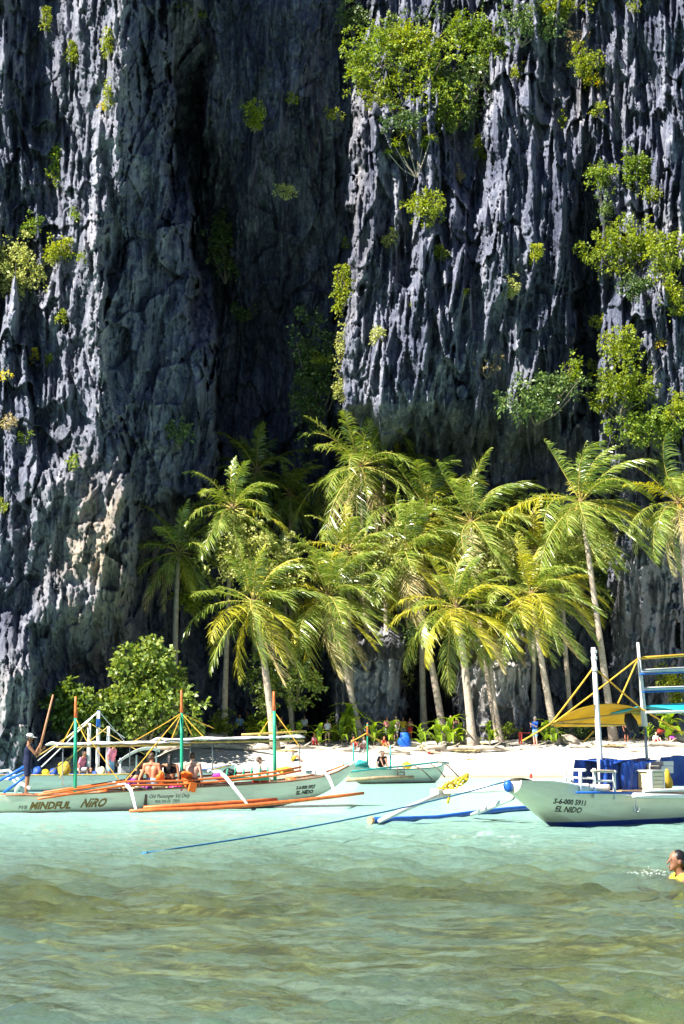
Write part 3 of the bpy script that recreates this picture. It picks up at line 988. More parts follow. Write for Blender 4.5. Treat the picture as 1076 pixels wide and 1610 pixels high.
B("bright upper bush of the crowning clump, near the top edge", 730, 40, 70, 60, 'green', leaf=.23, out=1.2, group=G1, Y=113.2)
# right margin
G2 = "shrubs up the right side of the cliff"
B("small round shrub left of the tall one high on the right", 950, 276, 56, 46, 'green', leaf=.2, out=.6, group=G2)
B("tall leafy shrub high on the right side", 1003, 268, 48, 76, 'green', leaf=.21, out=.8, group=G2)
B("small bright shrub right below the tall one", 1024, 302, 30, 28, 'yellow', leaf=.19, out=.6, group=G2)
B("dark strip of leaves below the small round shrub", 950, 322, 26, 40, 'dark', leaf=.2, out=.5, group=G2)
B("largest spreading bush of the right side", 978, 388, 140, 92, 'yellow', leaf=.23, out=1.2, group=G2)
B("dense green bush at the right edge beside the largest one", 1050, 408, 66, 90, 'yellow', leaf=.22, out=1.2, group=G2)
B("thin hanging leaves under the largest spreading bush", 1000, 452, 54, 46, 'dark', leaf=.2, out=.7, group=G2)
B("yellow hanging shrub at the far right edge", 1062, 478, 36, 60, 'yellow', leaf=.2, out=.7, group=G2)
B("small tuft left of the bush over the bare right slab", 944, 506, 24, 22, 'yellow', leaf=.17, n=150, group=G2)
B("bright bush hanging over the bare slab at right", 978, 536, 74, 62, 'yellow', leaf=.21, out=.9, group=G2)
B("leafy bush in the middle of the lower right slope", 992, 612, 104, 76, 'yellow', leaf=.22, out=1.2, group=G2)
B("bush at the foot of the lower right slope", 1010, 668, 130, 66, 'green', leaf=.22, out=1.4, group=G2)
B("small yellow bush left of the lower right slope", 946, 632, 40, 44, 'yellow', leaf=.2, out=.9, group=G2)
B("orange tinged small plant on the right slope", 1036, 538, 16, 16, 'orange', leaf=.15, n=80, group=G2)
B("bright leaves at the right edge of the lower slope", 1066, 640, 40, 60, 'yellow', leaf=.21, out=1.0, group=G2)
B("yellow leaves on the shaded dark cleft at right", 934, 588, 20, 40, 'yellow', leaf=.18, n=130, group=G2)
B("bare dry shrub beside the dark glossy tree", 768, 574, 44, 44, 'dry', leaf=.12, n=160)
B("dark glossy leaved tree jutting from the cliff above the palms", 858, 626, 132, 84, 'dark', leaf=.27, out=2.0, cat="tree", name="cliff_tree", group=None, lobes=11, fill=.36)
B("pointed leafy sprig on top of the dark glossy tree", 896, 580, 34, 44, 'green', leaf=.25, out=2.0, n=220)
# growth behind and between the palms
G3 = "leafy growth behind the palms"
B("leafy tree behind the two leftmost sunlit palms", 400, 872, 180, 96, 'pale', leaf=.28, cat="tree", name="beach_tree", group=G3, Y=105.2, lobes=12, depth=1.8)
B("green tree crown between the second and third palm trunks", 590, 900, 120, 100, 'dark', leaf=.28, cat="tree", name="beach_tree", group=G3, Y=114.5, lobes=9)
B("light green branch reaching left in front of the shaded gully", 302, 946, 70, 46, 'yellow', leaf=.26, cat="tree", name="beach_tree", group=G3, Y=107.5)
B("grey-green tree crown behind the palms under the dark overhang", 800, 790, 90, 70, 'pale', leaf=.24, cat="tree", name="beach_tree", group=G3, Y=114.5)
B("tree crown under the big right palm", 985, 850, 90, 80, 'pale', leaf=.24, cat="tree", name="beach_tree", group=G3, Y=111.2)
B("dark leaves behind the big right palm's trunk", 955, 930, 46, 90, 'dark', leaf=.24, cat="tree", name="beach_tree", group=G3, Y=114.5)
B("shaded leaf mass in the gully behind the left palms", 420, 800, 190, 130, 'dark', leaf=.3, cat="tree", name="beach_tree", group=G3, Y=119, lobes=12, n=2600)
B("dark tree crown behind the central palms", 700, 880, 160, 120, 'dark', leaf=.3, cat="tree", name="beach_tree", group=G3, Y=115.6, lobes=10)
B("pale tree crown between the second and the cave-side palm crowns", 604, 872, 90, 84, 'pale', leaf=.26, cat="tree", name="beach_tree", group=G3, Y=107.4)
B("pale tree crown right of the broad yellow-green palm's crown", 792, 872, 84, 76, 'pale', leaf=.26, cat="tree", name="beach_tree", group=G3, Y=107.2)
B("leafy crown left of the tall right palm's trunk", 896, 856, 84, 70, 'pale', leaf=.26, cat="tree", name="beach_tree", group=G3, Y=108.6)
B("tree crown of small leaves below the second palm", 462, 1066, 132, 84, 'beach', leaf=.27, cat="tree", name="beach_tree", group=G3, Y=104.6, lobes=9, depth=1.3, fill=.4)
B("low dangling branches left of the first palm's trunk", 412, 1096, 50, 44, 'beach', leaf=.26, cat="tree", name="beach_tree", group=G3, Y=104.4)
B("shaded leaves under the tree crown at the cave mouth", 480, 1010, 110, 50, 'dark', leaf=.27, cat="tree", name="beach_tree", group=G3, Y=112.2)
B("drooping growth beside the dark cave in the middle", 655, 1010, 40, 70, 'dark', leaf=.22, cat="shrub", name="beach_shrub", group=G3, Y=113)
B("pale shrub in the mouth of the middle cave", 640, 1060, 30, 44, 'pale', leaf=.17, cat="shrub", name="beach_shrub", group=G3, Y=112.5, n=120)

# the big round-leaved tree on the left of the beach
def big_tree(label, px, py, w, h, Y, seed, kind, leaf, n, base_px):
    c = at(px, py, Y)
    t = thing("beach_tree", label, "tree", (c.x, c.y, 0), 0)
    hw, hh = w * mpp(Y) / 2, h * mpp(Y) / 2
    bl = sub_blobs(hw, hw * 0.6, hh, 13, seed, 0.38)
    V, Q = leaf_cloud(bl, n, leaf, seed, elong=1.25, per=11)
    V = V + np.array([0, 0, c.z])
    link("crown", mesh_np("crown", V, Q, [LEAF[kind]]), t)
    mb = MB()
    bx = on_z(base_px, 1168, 1.6).x if False else at(base_px, 1168, Y).x - c.x
    g = float(ground_z(c.x + bx, Y))
    root = Vector((bx, 0.2, g - 0.2))
    fork = Vector((bx * 0.6, 0, g + 0.28 * (c.z - g)))
    mb.tube([root, lerp(root, fork, .5) + Vector((.1, 0, 0)), fork], [.24, .19, .17], 8)
    for b_ in bl:
        tip = Vector(b_[0]) + Vector((0, 0, c.z))
        mid = lerp(fork, tip, .5) + Vector((0, 0, 0.15))
        mb.tube([fork, mid, tip], [.11, .07, .02], 6)
    mb.build("trunk", BARK, t, True)
    return t


big_tree("big bushy round-leaved tree at the left end of the beach", 222, 1104, 204, 168, 99.8, 5, 'beach', .32, 5200, 235)
big_tree("smaller bushy tree leaning out at the far left of the beach", 116, 1122, 92, 104, 98.0, 8, 'beach', .32, 1900, 130)

# many-stemmed rosette tree (screw pine) and small rosettes on the rock
def rosette_leaf_mesh():
    n = 6
    vs, fs = [], []
    for i in range(n):
        s = i / (n - 1)
        x = s * (1 - 0.25 * s * s)
        z = 0.28 * s - 0.75 * s * s * s
        w = 0.055 * (1 - s) ** 0.6 * (0.7 + 0.6 * min(1, s * 3)) + 0.003
        vs += [(x, -w, z + w * .5), (x, 0, z), (x, w, z + w * .5)]
    for i in range(n - 1):
        for k in range(2):
            fs.append((i * 3 + k, (i + 1) * 3 + k, (i + 1) * 3 + k + 1, i * 3 + k + 1))
    return np.array(vs, float), np.array(fs)


RL_V, RL_F = rosette_leaf_mesh()


def rosette_arrays(c, R, n, seed):
    r_ = np.random.RandomState(seed)
    Vs, Fs = [], []
    for k in range(n):
        az = 2.4 * k + r_.normal(0, .2)
        el = math.radians(80 - 75 * (k / n) + r_.normal(0, 6))
        m = Matrix.Rotation(az, 3, 'Z') @ Matrix.Rotation(-el, 3, 'Y')
        Vs.append(RL_V @ np.array(m).T * R * r_.uniform(.8, 1.1) + np.array(c))
        Fs.append(RL_F + k * len(RL_V))
    return np.concatenate(Vs), np.concatenate(Fs)


def rosette_tree(label, px, py, heads, root_px, Y, R, kind='yellow'):
    c = at(root_px[0], root_px[1], Y)
    t = thing("screw_pine", label, "screw pine", c, 0, "screw pines on the cliff")
    for i, (hx, hy, s) in enumerate(heads):
        p = at(hx, hy, Y - 0.5 + 0.25 * (i % 3)) - c
        V, F = rosette_arrays(p, R * s, 34, 40 + i + int(px))
        link("leaf_rosette", mesh_np("leaf_rosette", V, F, [LEAF[kind]]), t)
        mb = MB()
        mid = lerp((0, 0.2, 0), p, .55) + Vector((0, .1, -0.15 * abs(p.x)))
        mb.tube([(0, .2, -.1), mid, p], [.06, .045, .04], 6)
        mb.build("stem", PALE_TWIG, t)
    return t


rosette_tree("many-stemmed screw pine with arching pale stems below the crowning clump", 650, 240,
             [(622, 232, 1), (640, 216, 1), (660, 206, 1), (676, 222, .9), (634, 246, .8), (664, 232, .9), (612, 242, .7)], (656, 276), 110.2, 0.95)
rosette_tree("screw pine with two round heads in the centre of the right buttress", 722, 465, [(716, 452, .8), (730, 462, .8)], (724, 492), 108.2, 0.72)
rosette_tree("screw pine with a small double head left of the two-headed one", 652, 488, [(648, 482, .7), (655, 496, .6)], (654, 508), 108.4, 0.66)
rosette_tree("tiny screw pine on the small ledge below the rounded bush", 618, 362, [(616, 362, .6)], (620, 376), 110.0, 0.6)


# ------------------------------------------------------------------ coconut palms
def mat_trunk():
    m, nt, out = new_mat("ringed palm trunk")
    L = nt.links.new
    b = nd(nt, "ShaderNodeBsdfPrincipled", Roughness=0.9)
    b.inputs["Specular IOR Level"].default_value = 0.1
    geo = nd(nt, "ShaderNodeNewGeometry")
    wv = nd(nt, "ShaderNodeTexWave", wave_type='BANDS', bands_direction='Z', Scale=3.2, Distortion=2.5, Detail=3.0)
    L(geo.outputs["Position"], wv.inputs["Vector"])
    n1 = nd(nt, "ShaderNodeTexNoise", Scale=3.0, Detail=6.0, Roughness=.7)
    L(geo.outputs["Position"], n1.inputs["Vector"])
    mx = nd(nt, "ShaderNodeMath", operation='MULTIPLY_ADD')
    mx.inputs[1].default_value = .16
    L(wv.outputs["Fac"], mx.inputs[0])
    mu = nd(nt, "ShaderNodeMath", operation='MULTIPLY')
    mu.inputs[1].default_value = .84
    L(n1.outputs[0], mu.inputs[0])
    L(mu.outputs[0], mx.inputs[2])
    r = ramp(nt, mx.outputs[0], [(0.25, (0.22, 0.165, 0.12)), (0.5, (0.44, 0.355, 0.275)), (0.75, (0.60, 0.52, 0.43))])
    L(r.outputs[0], b.inputs["Base Color"])
    bp = nd(nt, "ShaderNodeBump", Strength=.8, Distance=.05)
    L(mx.outputs[0], bp.inputs["Height"])
    L(bp.outputs[0], b.inputs["Normal"])
    L(b.outputs[0], out.inputs[0])
    return m


TRUNK = mat_trunk()
RACHIS = simple("yellow frond stalk", (0.40, 0.33, 0.07), 0.55, 0.2, 3.0)
COCO = simple("orange-green coconut husk", (0.42, 0.24, 0.03), 0.5, 0.3, 3.0)
FIBRE = simple("brown palm fibre", (0.20, 0.13, 0.06), 0.9, 0.3, 8.0)


def frond_arrays(az, el, length, droop, wind, R):
    """one feather leaf in crown coordinates: stalk tube and leaflets that stream with the wind"""
    n = 15
    d = Vector((math.cos(az) * math.cos(el), math.sin(az) * math.cos(el), math.sin(el)))
    p = Vector((0, 0, 0)) + d * 0.12
    pts, tans = [], []
    for i in range(n):
        pts.append(np.array(p))
        tans.append(np.array(d))
        s = i / (n - 1)
        d = (d + Vector((wind * 0.055 * (0.4 + s), 0.0, -droop * (0.03 + 0.10 * s)))).normalized()
        p = p + d * (length / (n - 1))
    pts, tans = np.array(pts), np.array(tans)
    # stalk
    mb = MB()
    mb.tube(pts.tolist(), [0.055 * (1 - 0.85 * i / (n - 1)) for i in range(n)], 4, False)
    SV, SF = np.array([tuple(v) for v in mb.v]), np.array([f for f in mb.f if len(f) == 4])
    # leaflets
    m = 52
    s = np.linspace(0.14, 0.995, m)
    ii = s * (n - 1)
    P = np.stack([np.interp(ii, np.arange(n), pts[:, k]) for k in range(3)], 1)
    T = unit(np.stack([np.interp(ii, np.arange(n), tans[:, k]) for k in range(3)], 1))
    S = unit(np.cross(T, np.array([0, 0, 1.0])) + 1e-6)
    Nn = np.cross(S, T)
    prof = np.clip(np.sin(np.pi * np.clip(s * 0.88 + 0.10, 0, 1)) ** 0.7, 0.25, 1) * length * 0.235
    allV, allF = [], []
    off = 0
    for sg in (-1, 1):
        fwd = 0.45 + 0.55 * s
        D = unit(T * fwd[:, None] + S * sg * (1.05 - 0.5 * s)[:, None] + Nn * 0.22 + R.normal(0, .12, (m, 3)) + np.array([wind * 0.30, 0, 0]))
        ln = (prof * R.uniform(.7, 1.15, m) * np.where(R.rand(m) < .07, .25, 1))[:, None]
        g = np.array([wind * 0.45, 0.0, -0.75])
        fall = R.uniform(.5, 1.6, (m, 1))
        mid = P + D * ln * 0.5 + g * ln * 0.13 * fall
        tip = P + D * ln * 0.92 + g * ln * 0.50 * fall
        wv = unit(np.cross(D, np.cross(T, D)) * 0.0 + T * 0.8 + Nn * 0.35 * sg * R.uniform(-1, 1, (m, 1)))
        wd = (0.030 + 0.012 * R.rand(m))[:, None]
        a0, a1 = P - wv * wd * .6, P + wv * wd * .6
        b0, b1 = mid - wv * wd, mid + wv * wd
        c0, c1 = tip - wv * wd * .25, tip + wv * wd * .25
        V = np.stack([a0, a1, b0, b1, c0, c1], 1).reshape(-1, 3)
        base = (np.arange(m) * 6)[:, None]
        F = np.concatenate([base + np.array([0, 1, 3, 2]), base + np.array([2, 3, 5, 4])])
        allV.append(V)
        allF.append(F + off)
        off += len(V)
    return SV, SF, np.concatenate(allV), np.concatenate(allF)


def palm(label, crown, base, Y, R_px, n=22, seed=1, yellow=0.25, dry=0.08, coco=4, via=None, r0=0.25, wind=1.0, lean_up=0.0, trunk=True, up_only=False):
    rs = random.Random(seed)
    R = np.random.RandomState(seed)
    bx = at(base[0], 1160, Y)
    gz = float(ground_z(bx.x, Y))
    root = Vector((bx.x, Y, gz - 0.3))
    top = at(crown[0], crown[1], Y - 0.4)
    t = thing("coconut_palm", label, "palm tree", (root.x, root.y, gz), 0, "coconut palms along the beach")
    o = Vector((root.x, root.y, gz))
    # trunk
    pts, rr = [], []
    k = 14
    if via:
        vm = at(via[0], via[1], Y - 0.2)
    else:
        vm = lerp(root, top, .5) + Vector(((top.x - root.x) * 0.10, 0, 0))
    ctrl = vm * 2 - (root + top) * 0.5
    for i in range(k + 1):
        s = i / k
        pts.append(root * (1 - s) ** 2 + ctrl * 2 * s * (1 - s) + top * s * s - o)
        rr.append(r0 * (1.0 - 0.42 * s) * (1 + 0.55 * max(0, 1 - s * 9)) * (1 + rs.uniform(-.035, .035)))
    mb = MB()
    mb.tube(pts, rr, 10)
    mb.build("trunk", TRUNK, t, True)
    hub = MB()
    hub.blob(top - o, (.26, .26, .42), seed, .1, 7)
    hub.build("crown_shaft", FIBRE, t, True)
    n += 8
    length0 = R_px * mpp(Y) * 1.28
    for i in range(n):
        f = (i + 0.5) / n
        az = i * 2.399963 + rs.uniform(-.25, .25)
        el = math.radians(82 - 142 * f ** 0.95 + rs.uniform(-14, 14))
        if up_only:
            el = math.radians(80 - 75 * f)
        ln = length0 * rs.uniform(.85, 1.1) * (0.72 + 0.28 * min(1, f * 4))
        w = wind * rs.uniform(.35, 1.3)
        SV, SF, LV, LF = frond_arrays(az, el, ln, rs.uniform(.7, 1.7), w, R)
        old = f > 0.86 and rs.random() < dry * 7
        yel = rs.random() < 0.62 * yellow * (0.4 + 1.3 * f)
        mat = LEAF['frond_dry'] if old else LEAF['frond_yellow'] if yel else LEAF['frond']
        V = np.concatenate([SV, LV]) + np.array(top - o)
        F = np.concatenate([SF, LF + len(SV)])
        mi = np.concatenate([np.ones(len(SF), int), np.zeros(len(LF), int)])
        link("frond", mesh_np("frond", V, F, [mat, RACHIS], False, mi), t)
    for i in range(coco):
        a = rs.uniform(0, 6.28)
        c = top - o + Vector((math.cos(a) * .34, math.sin(a) * .34 - .1, -.30 - rs.uniform(0, .35)))
        MB().blob(c, (.16, .16, .19), i, .05, 7).build("coconut", COCO, t, True)
    return t


P = palm
P("leftmost sunlit palm, leaning left over the middle of the front boat", (400, 948), (434, 1160), 103.6, 100, 24, 1, .35, .1, 6, (414, 1030), .27)
P("second sunlit palm from the left with a slanting slim trunk", (516, 938), (572, 1160), 106.2, 104, 24, 2, .4, .1, 4, (540, 1040), .23)
P("palm with a long bare trunk in front of the dark middle cave", (640, 872), (700, 1160), 108.5, 96, 22, 3, .4, .15, 4, (672, 1010), .27)
P("low palm with broad yellow-green fronds and a pale thick trunk", (718, 955), (744, 1160), 104.6, 98, 22, 4, .65, .05, 4, (731, 1050), .30)
P("palm in front of the pale rock column, trunk slanting right", (836, 936), (876, 1160), 105.2, 96, 22, 5, .5, .05, 4, (852, 1040), .25)
P("slim darker palm right behind the slanting one", (884, 905), (902, 1160), 110.0, 82, 18, 6, .35, .1, 3, (889, 1020), .20)
P("tall palm with a long curved trunk behind the white mast", (914, 790), (966, 1160), 106.6, 112, 24, 7, .22, .1, 4, (936, 950), .25, 1.1)
P("palm at the right edge with orange coconuts in its crown", (1066, 790), (1092, 1160), 106.0, 98, 24, 8, .35, .3, 7, (1080, 950), .24, 1.1)
P("tallest palm in the centre, standing back against the cliff", (568, 734), (590, 1160), 112.2, 112, 26, 9, .15, .05, 5, (574, 950), .24, .6)
P("palm top peeping out behind the tallest central palm", (604, 658), (612, 1160), 114.0, 62, 14, 10, .15, 0, 0, (606, 900), .2, .6)
P("palm with windswept crown right of the tallest central one", (672, 800), (668, 1160), 111.2, 100, 22, 11, .2, .05, 3, (664, 980), .24, 1.25)
P("windswept palm behind the broad yellow-green one", (742, 822), (786, 1160), 108.6, 108, 22, 12, .22, .05, 3, (758, 1000), .23, 1.3)
P("bright palm in the gully left of centre", (366, 800), (352, 1160), 106.3, 84, 20, 13, .15, 0, 0, (358, 980), .22, .4)
P("palm in half shade beside the left buttress", (282, 868), (276, 1160), 106.8, 84, 18, 14, .1, .05, 0, (276, 1000), .24, .35)
P("dim palm in deep shade at the back of the gully", (404, 740), (400, 1160), 118.5, 76, 16, 15, .05, 0, 0, (402, 950), .2, .3)
P("second dim palm at the back of the gully, further right", (456, 776), (460, 1160), 118.0, 66, 14, 16, .05, 0, 0, (458, 950), .2, .3)
P("small palm with hanging dry fronds before the pale rock column", (770, 985), (790, 1160), 107.0, 60, 16, 17, .3, .6, 6, (774, 1070), .17)
P("windswept palm filling the gap left of the slim darker one", (842, 868), (838, 1160), 110.8, 90, 18, 18, .25, .05, 2, (840, 1000), .2, 1.2)
P("small crowned palm between the first two sunlit ones", (448, 906), (462, 1160), 107.4, 78, 18, 19, .4, .05, 0, (452, 1040), .18)
P("palm half hidden behind the second sunlit one", (548, 868), (556, 1160), 108.4, 84, 18, 20, .25, .05, 0, (550, 1000), .2)


# ------------------------------------------------------------------ paints and cloths
M_WHITE = simple("white boat paint", (0.78, 0.77, 0.72), 0.4, 0.10, 2.5, spec=.4)
M_ORANGE = simple("orange-red paint", (0.72, 0.15, 0.035), 0.5, 0.25, 4.0)
M_GREEN = simple("green mast paint", (0.015, 0.30, 0.17), 0.5, 0.2, 4.0)
M_BAMBOO = simple("yellow bamboo", (0.55, 0.38, 0.10), 0.55, 0.3, 5.0)
M_ROPE = simple("yellow-orange rope", (0.70, 0.40, 0.04), 0.8, 0.2, 12.0)
M_YROPE = simple("bright yellow rope", (0.80, 0.55, 0.02), 0.8, 0.2, 12.0)
M_BROPE = simple("blue mooring rope", (0.03, 0.16, 0.32), 0.8, 0.2, 12.0)
M_TARP = simple("white tarpaulin", (0.80, 0.80, 0.78), 0.7, 0.08, 1.5, trans=.25)
M_BLUE = simple("royal blue tarpaulin", (0.015, 0.07, 0.36), 0.55, 0.25, 2.5, .3)
M_BPAINT = simple("blue boat paint", (0.015, 0.12, 0.50), 0.45, 0.2, 3.0)
M_YCAN = simple("yellow awning cloth", (0.62, 0.44, 0.03), 0.7, 0.12, 1.5, trans=.55)
M_TURQ = simple("turquoise awning cloth", (0.02, 0.45, 0.55), 0.6, 0.10, 1.5, trans=.3)
M_WOOD = simple("weathered boat wood", (0.40, 0.28, 0.16), 0.8, 0.3, 4.0, .3)
M_BLACK = simple("black neoprene", (0.012, 0.012, 0.015), 0.6, 0.2, 4.0)
M_GOLD = simple("brown-gold lettering", (0.26, 0.13, 0.02), 0.5, 0.1, 4.0)
M_INK = simple("black lettering", (0.03, 0.025, 0.02), 0.6, 0.1, 4.0)
M_CREAM = simple("cream plastic", (0.80, 0.68, 0.36), 0.5, 0.1, 3.0)
M_GOLDBAG = simple("mustard cloth", (0.55, 0.36, 0.03), 0.8, 0.2, 6.0)
M_JACKET = simple("orange life jacket cloth", (0.85, 0.16, 0.02), 0.75, 0.12, 6.0)
M_PURPLE = simple("purple cloth", (0.35, 0.04, 0.30), 0.8, 0.15, 6.0)
M_PALEGREEN = simple("pale green paint", (0.50, 0.58, 0.38), 0.45, 0.12, 3.0)
M_TEAL = simple("teal paint", (0.05, 0.36, 0.33), 0.5, 0.2, 3.0)
M_RED = simple("red painted wood", (0.38, 0.035, 0.02), 0.6, 0.2, 4.0)
M_DRIFT = simple("sun-bleached driftwood", (0.44, 0.37, 0.29), 0.9, 0.3, 3.0, .5, spec=.1)
M_BOULDER = simple("beach rock", (0.34, 0.29, 0.23), 0.9, 0.4, 2.0, .8, spec=.1)
M_PINK = simple("pink cloth", (0.70, 0.25, 0.30), 0.8, 0.15, 6.0)
M_STEEL = simple("grey metal", (0.35, 0.36, 0.38), 0.35, 0.15, 4.0, metal=.8)


def hull_mat(name, top, bottom, zline):
    m, nt, out = new_mat(name)
    L = nt.links.new
    b = nd(nt, "ShaderNodeBsdfPrincipled", Roughness=.38)
    tc = nd(nt, "ShaderNodeTexCoord")
    sep = nd(nt, "ShaderNodeSeparateXYZ")
    L(tc.outputs["Object"], sep.inputs[0])
    n = nd(nt, "ShaderNodeTexNoise", Scale=1.6, Detail=7.0, Roughness=.65)
    mp = nd(nt, "ShaderNodeMapping")
    mp.inputs["Scale"].default_value = (0.6, 1, 2.5)
    L(tc.outputs["Object"], mp.inputs[0])
    L(mp.outputs[0], n.inputs["Vector"])
    t = np.array(top)
    r = ramp(nt, n.outputs[0], [(.3, t * .80), (.48, t), (.7, np.minimum(t * 1.08, .9))])
    bt = np.array(bottom)
    r2 = ramp(nt, n.outputs[0], [(.3, bt * .7), (.5, bt), (.7, bt * 1.15)])
    gt = nd(nt, "ShaderNodeMath", operation='LESS_THAN')
    gt.inputs[1].default_value = zline
    L(sep.outputs["Z"], gt.inputs[0])
    mx = nd(nt, "ShaderNodeMix", data_type='RGBA')
    L(gt.outputs[0], mx.inputs[0])
    gr = nd(nt, "ShaderNodeMapRange")
    gr.inputs["From Min"].default_value = zline + 0.30
    gr.inputs["From Max"].default_value = zline
    gr.inputs["To Min"].default_value = -0.15
    gr.inputs["To Max"].default_value = 0.62
    L(sep.outputs["Z"], gr.inputs["Value"])
    gm = nd(nt, "ShaderNodeMath", operation='MULTIPLY', use_clamp=True)
    L(gr.outputs[0], gm.inputs[0])
    L(n.outputs[0], gm.inputs[1])
    gx = nd(nt, "ShaderNodeMix", data_type='RGBA')
    L(gm.outputs[0], gx.inputs[0])
    L(r.outputs[0], gx.inputs[6])
    gx.inputs[7].default_value = (0.34, 0.30, 0.17, 1)
    L(gx.outputs[2], mx.inputs[6])
    L(r2.outputs[0], mx.inputs[7])
    L(mx.outputs[2], b.inputs["Base Color"])
    L(b.outputs[0], out.inputs[0])
    return m


PROF = [(0.0, 0.05), (0.06, 0.30), (0.22, 0.62), (0.48, 0.84), (0.74, 0.95), (1.0, 1.0)]   # height share, beam share


class Hull:
    """a slender bangka hull along local x; tables give half beam, gunwale, keel and floor heights"""

    def __init__(s, tab, n=56):
        xs, b, g, k, f = [np.array(c, float) for c in zip(*tab)]
        s.x = np.linspace(xs[0], xs[-1], n)

        def ip(v):
            # gentle interpolation: linear, then smoothed
            a = np.interp(s.x, xs, v)
            for _ in range(3):
                a[1:-1] = 0.25 * a[:-2] + 0.5 * a[1:-1] + 0.25 * a[2:]
            return a
        s.b, s.g, s.k, s.f = ip(b), ip(g), ip(k), ip(f)

    def at(s, x):
        return [float(np.interp(x, s.x, v)) for v in (s.b, s.g, s.k, s.f)]

    def y(s, x, z):
        b, g, k, f = s.at(x)
        t = min(max((z - k) / max(g - k, 1e-4), 0), 1)
        return b * float(np.interp(t, [p[0] for p in PROF], [p[1] for p in PROF]))

    def build(s, name, mat, parent):
        vs, fs = [], []
        th = 0.035
        ring = None
        for i, x in enumerate(s.x):
            b, g, k, f = s.b[i], s.g[i], s.k[i], min(s.f[i], s.g[i] - 0.015)
            half = [(b * pb, k + (g - k) * ph) for ph, pb in PROF]
            bi = max(b - th, b * 0.4)
            inner = [(bi, g), (max(s.y(x, f) - th, b * .3), f)]
            sec = [(y, z) for y, z in half] + inner
            pts = [(y, z) for y, z in sec] + [(-y, z) for y, z in reversed(sec)]
            ring = len(pts)
            vs += [(x, y, z) for y, z in pts]
        n = len(s.x)
        for i in range(n - 1):
            for j in range(ring):
                j2 = (j + 1) % ring
                fs.append((i * ring + j, i * ring + j2, (i + 1) * ring + j2, (i + 1) * ring + j))
        fs.append(tuple(range(ring)))
        fs.append(tuple(reversed(range((n - 1) * ring, n * ring))))
        me = bpy.data.meshes.new(name)
        me.from_pydata(vs, [], fs)
        me.materials.append(mat)
        me.update()
        bm = bmesh.new()
        bm.from_mesh(me)
        bmesh.ops.recalc_face_normals(bm, faces=bm.faces)
        bm.to_mesh(me)
        bm.free()
        return link(name, me, parent)


def lettering(hull, parent, text, x0, z0, size, mat, shear=0.0, slope=0.0, width=None, name="lettering", bold=0.0):
    """painted letters that follow the camera side (-y) of the hull"""
    cu = bpy.data.curves.new("letters", 'FONT')
    cu.body = text
    cu.size = size
    cu.shear = shear
    cu.offset = bold
    cu.resolution_u = 2
    cu.fill_mode = 'FRONT'
    to = bpy.data.objects.new("letters", cu)
    COL.objects.link(to)
    bpy.context.view_layer.update()
    me = bpy.data.meshes.new_from_object(to.evaluated_get(bpy.context.evaluated_depsgraph_get()))
    bpy.data.objects.remove(to)
    xs = [v.co.x for v in me.vertices]
    sx = 1.0 if not width else width / max(max(xs) - min(xs), 1e-3)
    for v in me.vertices:
        x = x0 + v.co.x * sx
        z = z0 + v.co.y + slope * (x - x0)
        v.co = (x, -hull.y(x, z) - 0.007, z)
    me.materials.clear()
    me.materials.append(mat)
    me.name = name
    return link(name, me, parent)


class Frame:
    """a boat's own axes: origin o on the water, x towards q; turns picture points at a distance into boat coordinates"""

    def __init__(s, o, q):
        s.o = Vector((o[0], o[1], 0))
        d = Vector((q[0] - o[0], q[1] - o[1], 0))
        s.L = d.length
        s.d = d.normalized()
        s.n = Vector((-s.d.y, s.d.x, 0))
        s.rz = math.atan2(s.d.y, s.d.x)

    def loc(s, p):
        v = Vector(p) - s.o
        return Vector((v.dot(s.d), v.dot(s.n), v.z))

    def wld(s, l):
        return s.o + s.d * l[0] + s.n * l[1] + Vector((0, 0, l[2]))

    def on(s, px, y=0.0):
        """boat x where the picture column px meets the boat's line at side offset y, and its distance"""
        k = (px - PW / 2) / PF * CP     # X / Y for points near the horizon
        o = s.o + s.n * y
        t = (k * o.y - o.x) / (s.d.x - k * s.d.y)
        return t, (o + s.d * t).y

    def pt(s, px, py, y=0.0):
        """boat coordinates of the point at a picture position on the boat's lengthwise plane at side offset y"""
        x, Y = s.on(px, y)
        w = at(px, py, Y)
        return Vector((x, y, w.z))


def rope(parent, pts, r, mat, name="rope", sag=0.0):
    p0, p1 = Vector(pts[0]), Vector(pts[-1])
    if len(pts) == 2 and sag:
        q = []
        for i in range(11):
            t = i / 10
            v = lerp(p0, p1, t)
            v.z -= sag * 4 * t * (1 - t)
            q.append(v)
        pts = q
    return MB().tube(pts, r, 5).build(name, mat, parent, True)


def pole(parent, a, b, r, mat, name="pole", r1=None):
    a, b = Vector(a), Vector(b)
    k = [lerp(a, b, t) for t in (0, .34, .67, 1)]
    r1 = r if r1 is None else r1
    return MB().tube(k, [r + (r1 - r) * t for t in (0, .34, .67, 1)], 8).build(name, mat, parent, True)


# ------------------------------------------------------------------ boat with orange trim, left
FA = Frame((-9.62, 41.2), (0.45, 46.9))
A = thing("outrigger_boat", "long white outrigger boat with orange trim and green masts carrying passengers", "boat", FA.o, FA.rz, "outrigger boats off the beach")


def ax(px):
    return FA.on(px)[0]


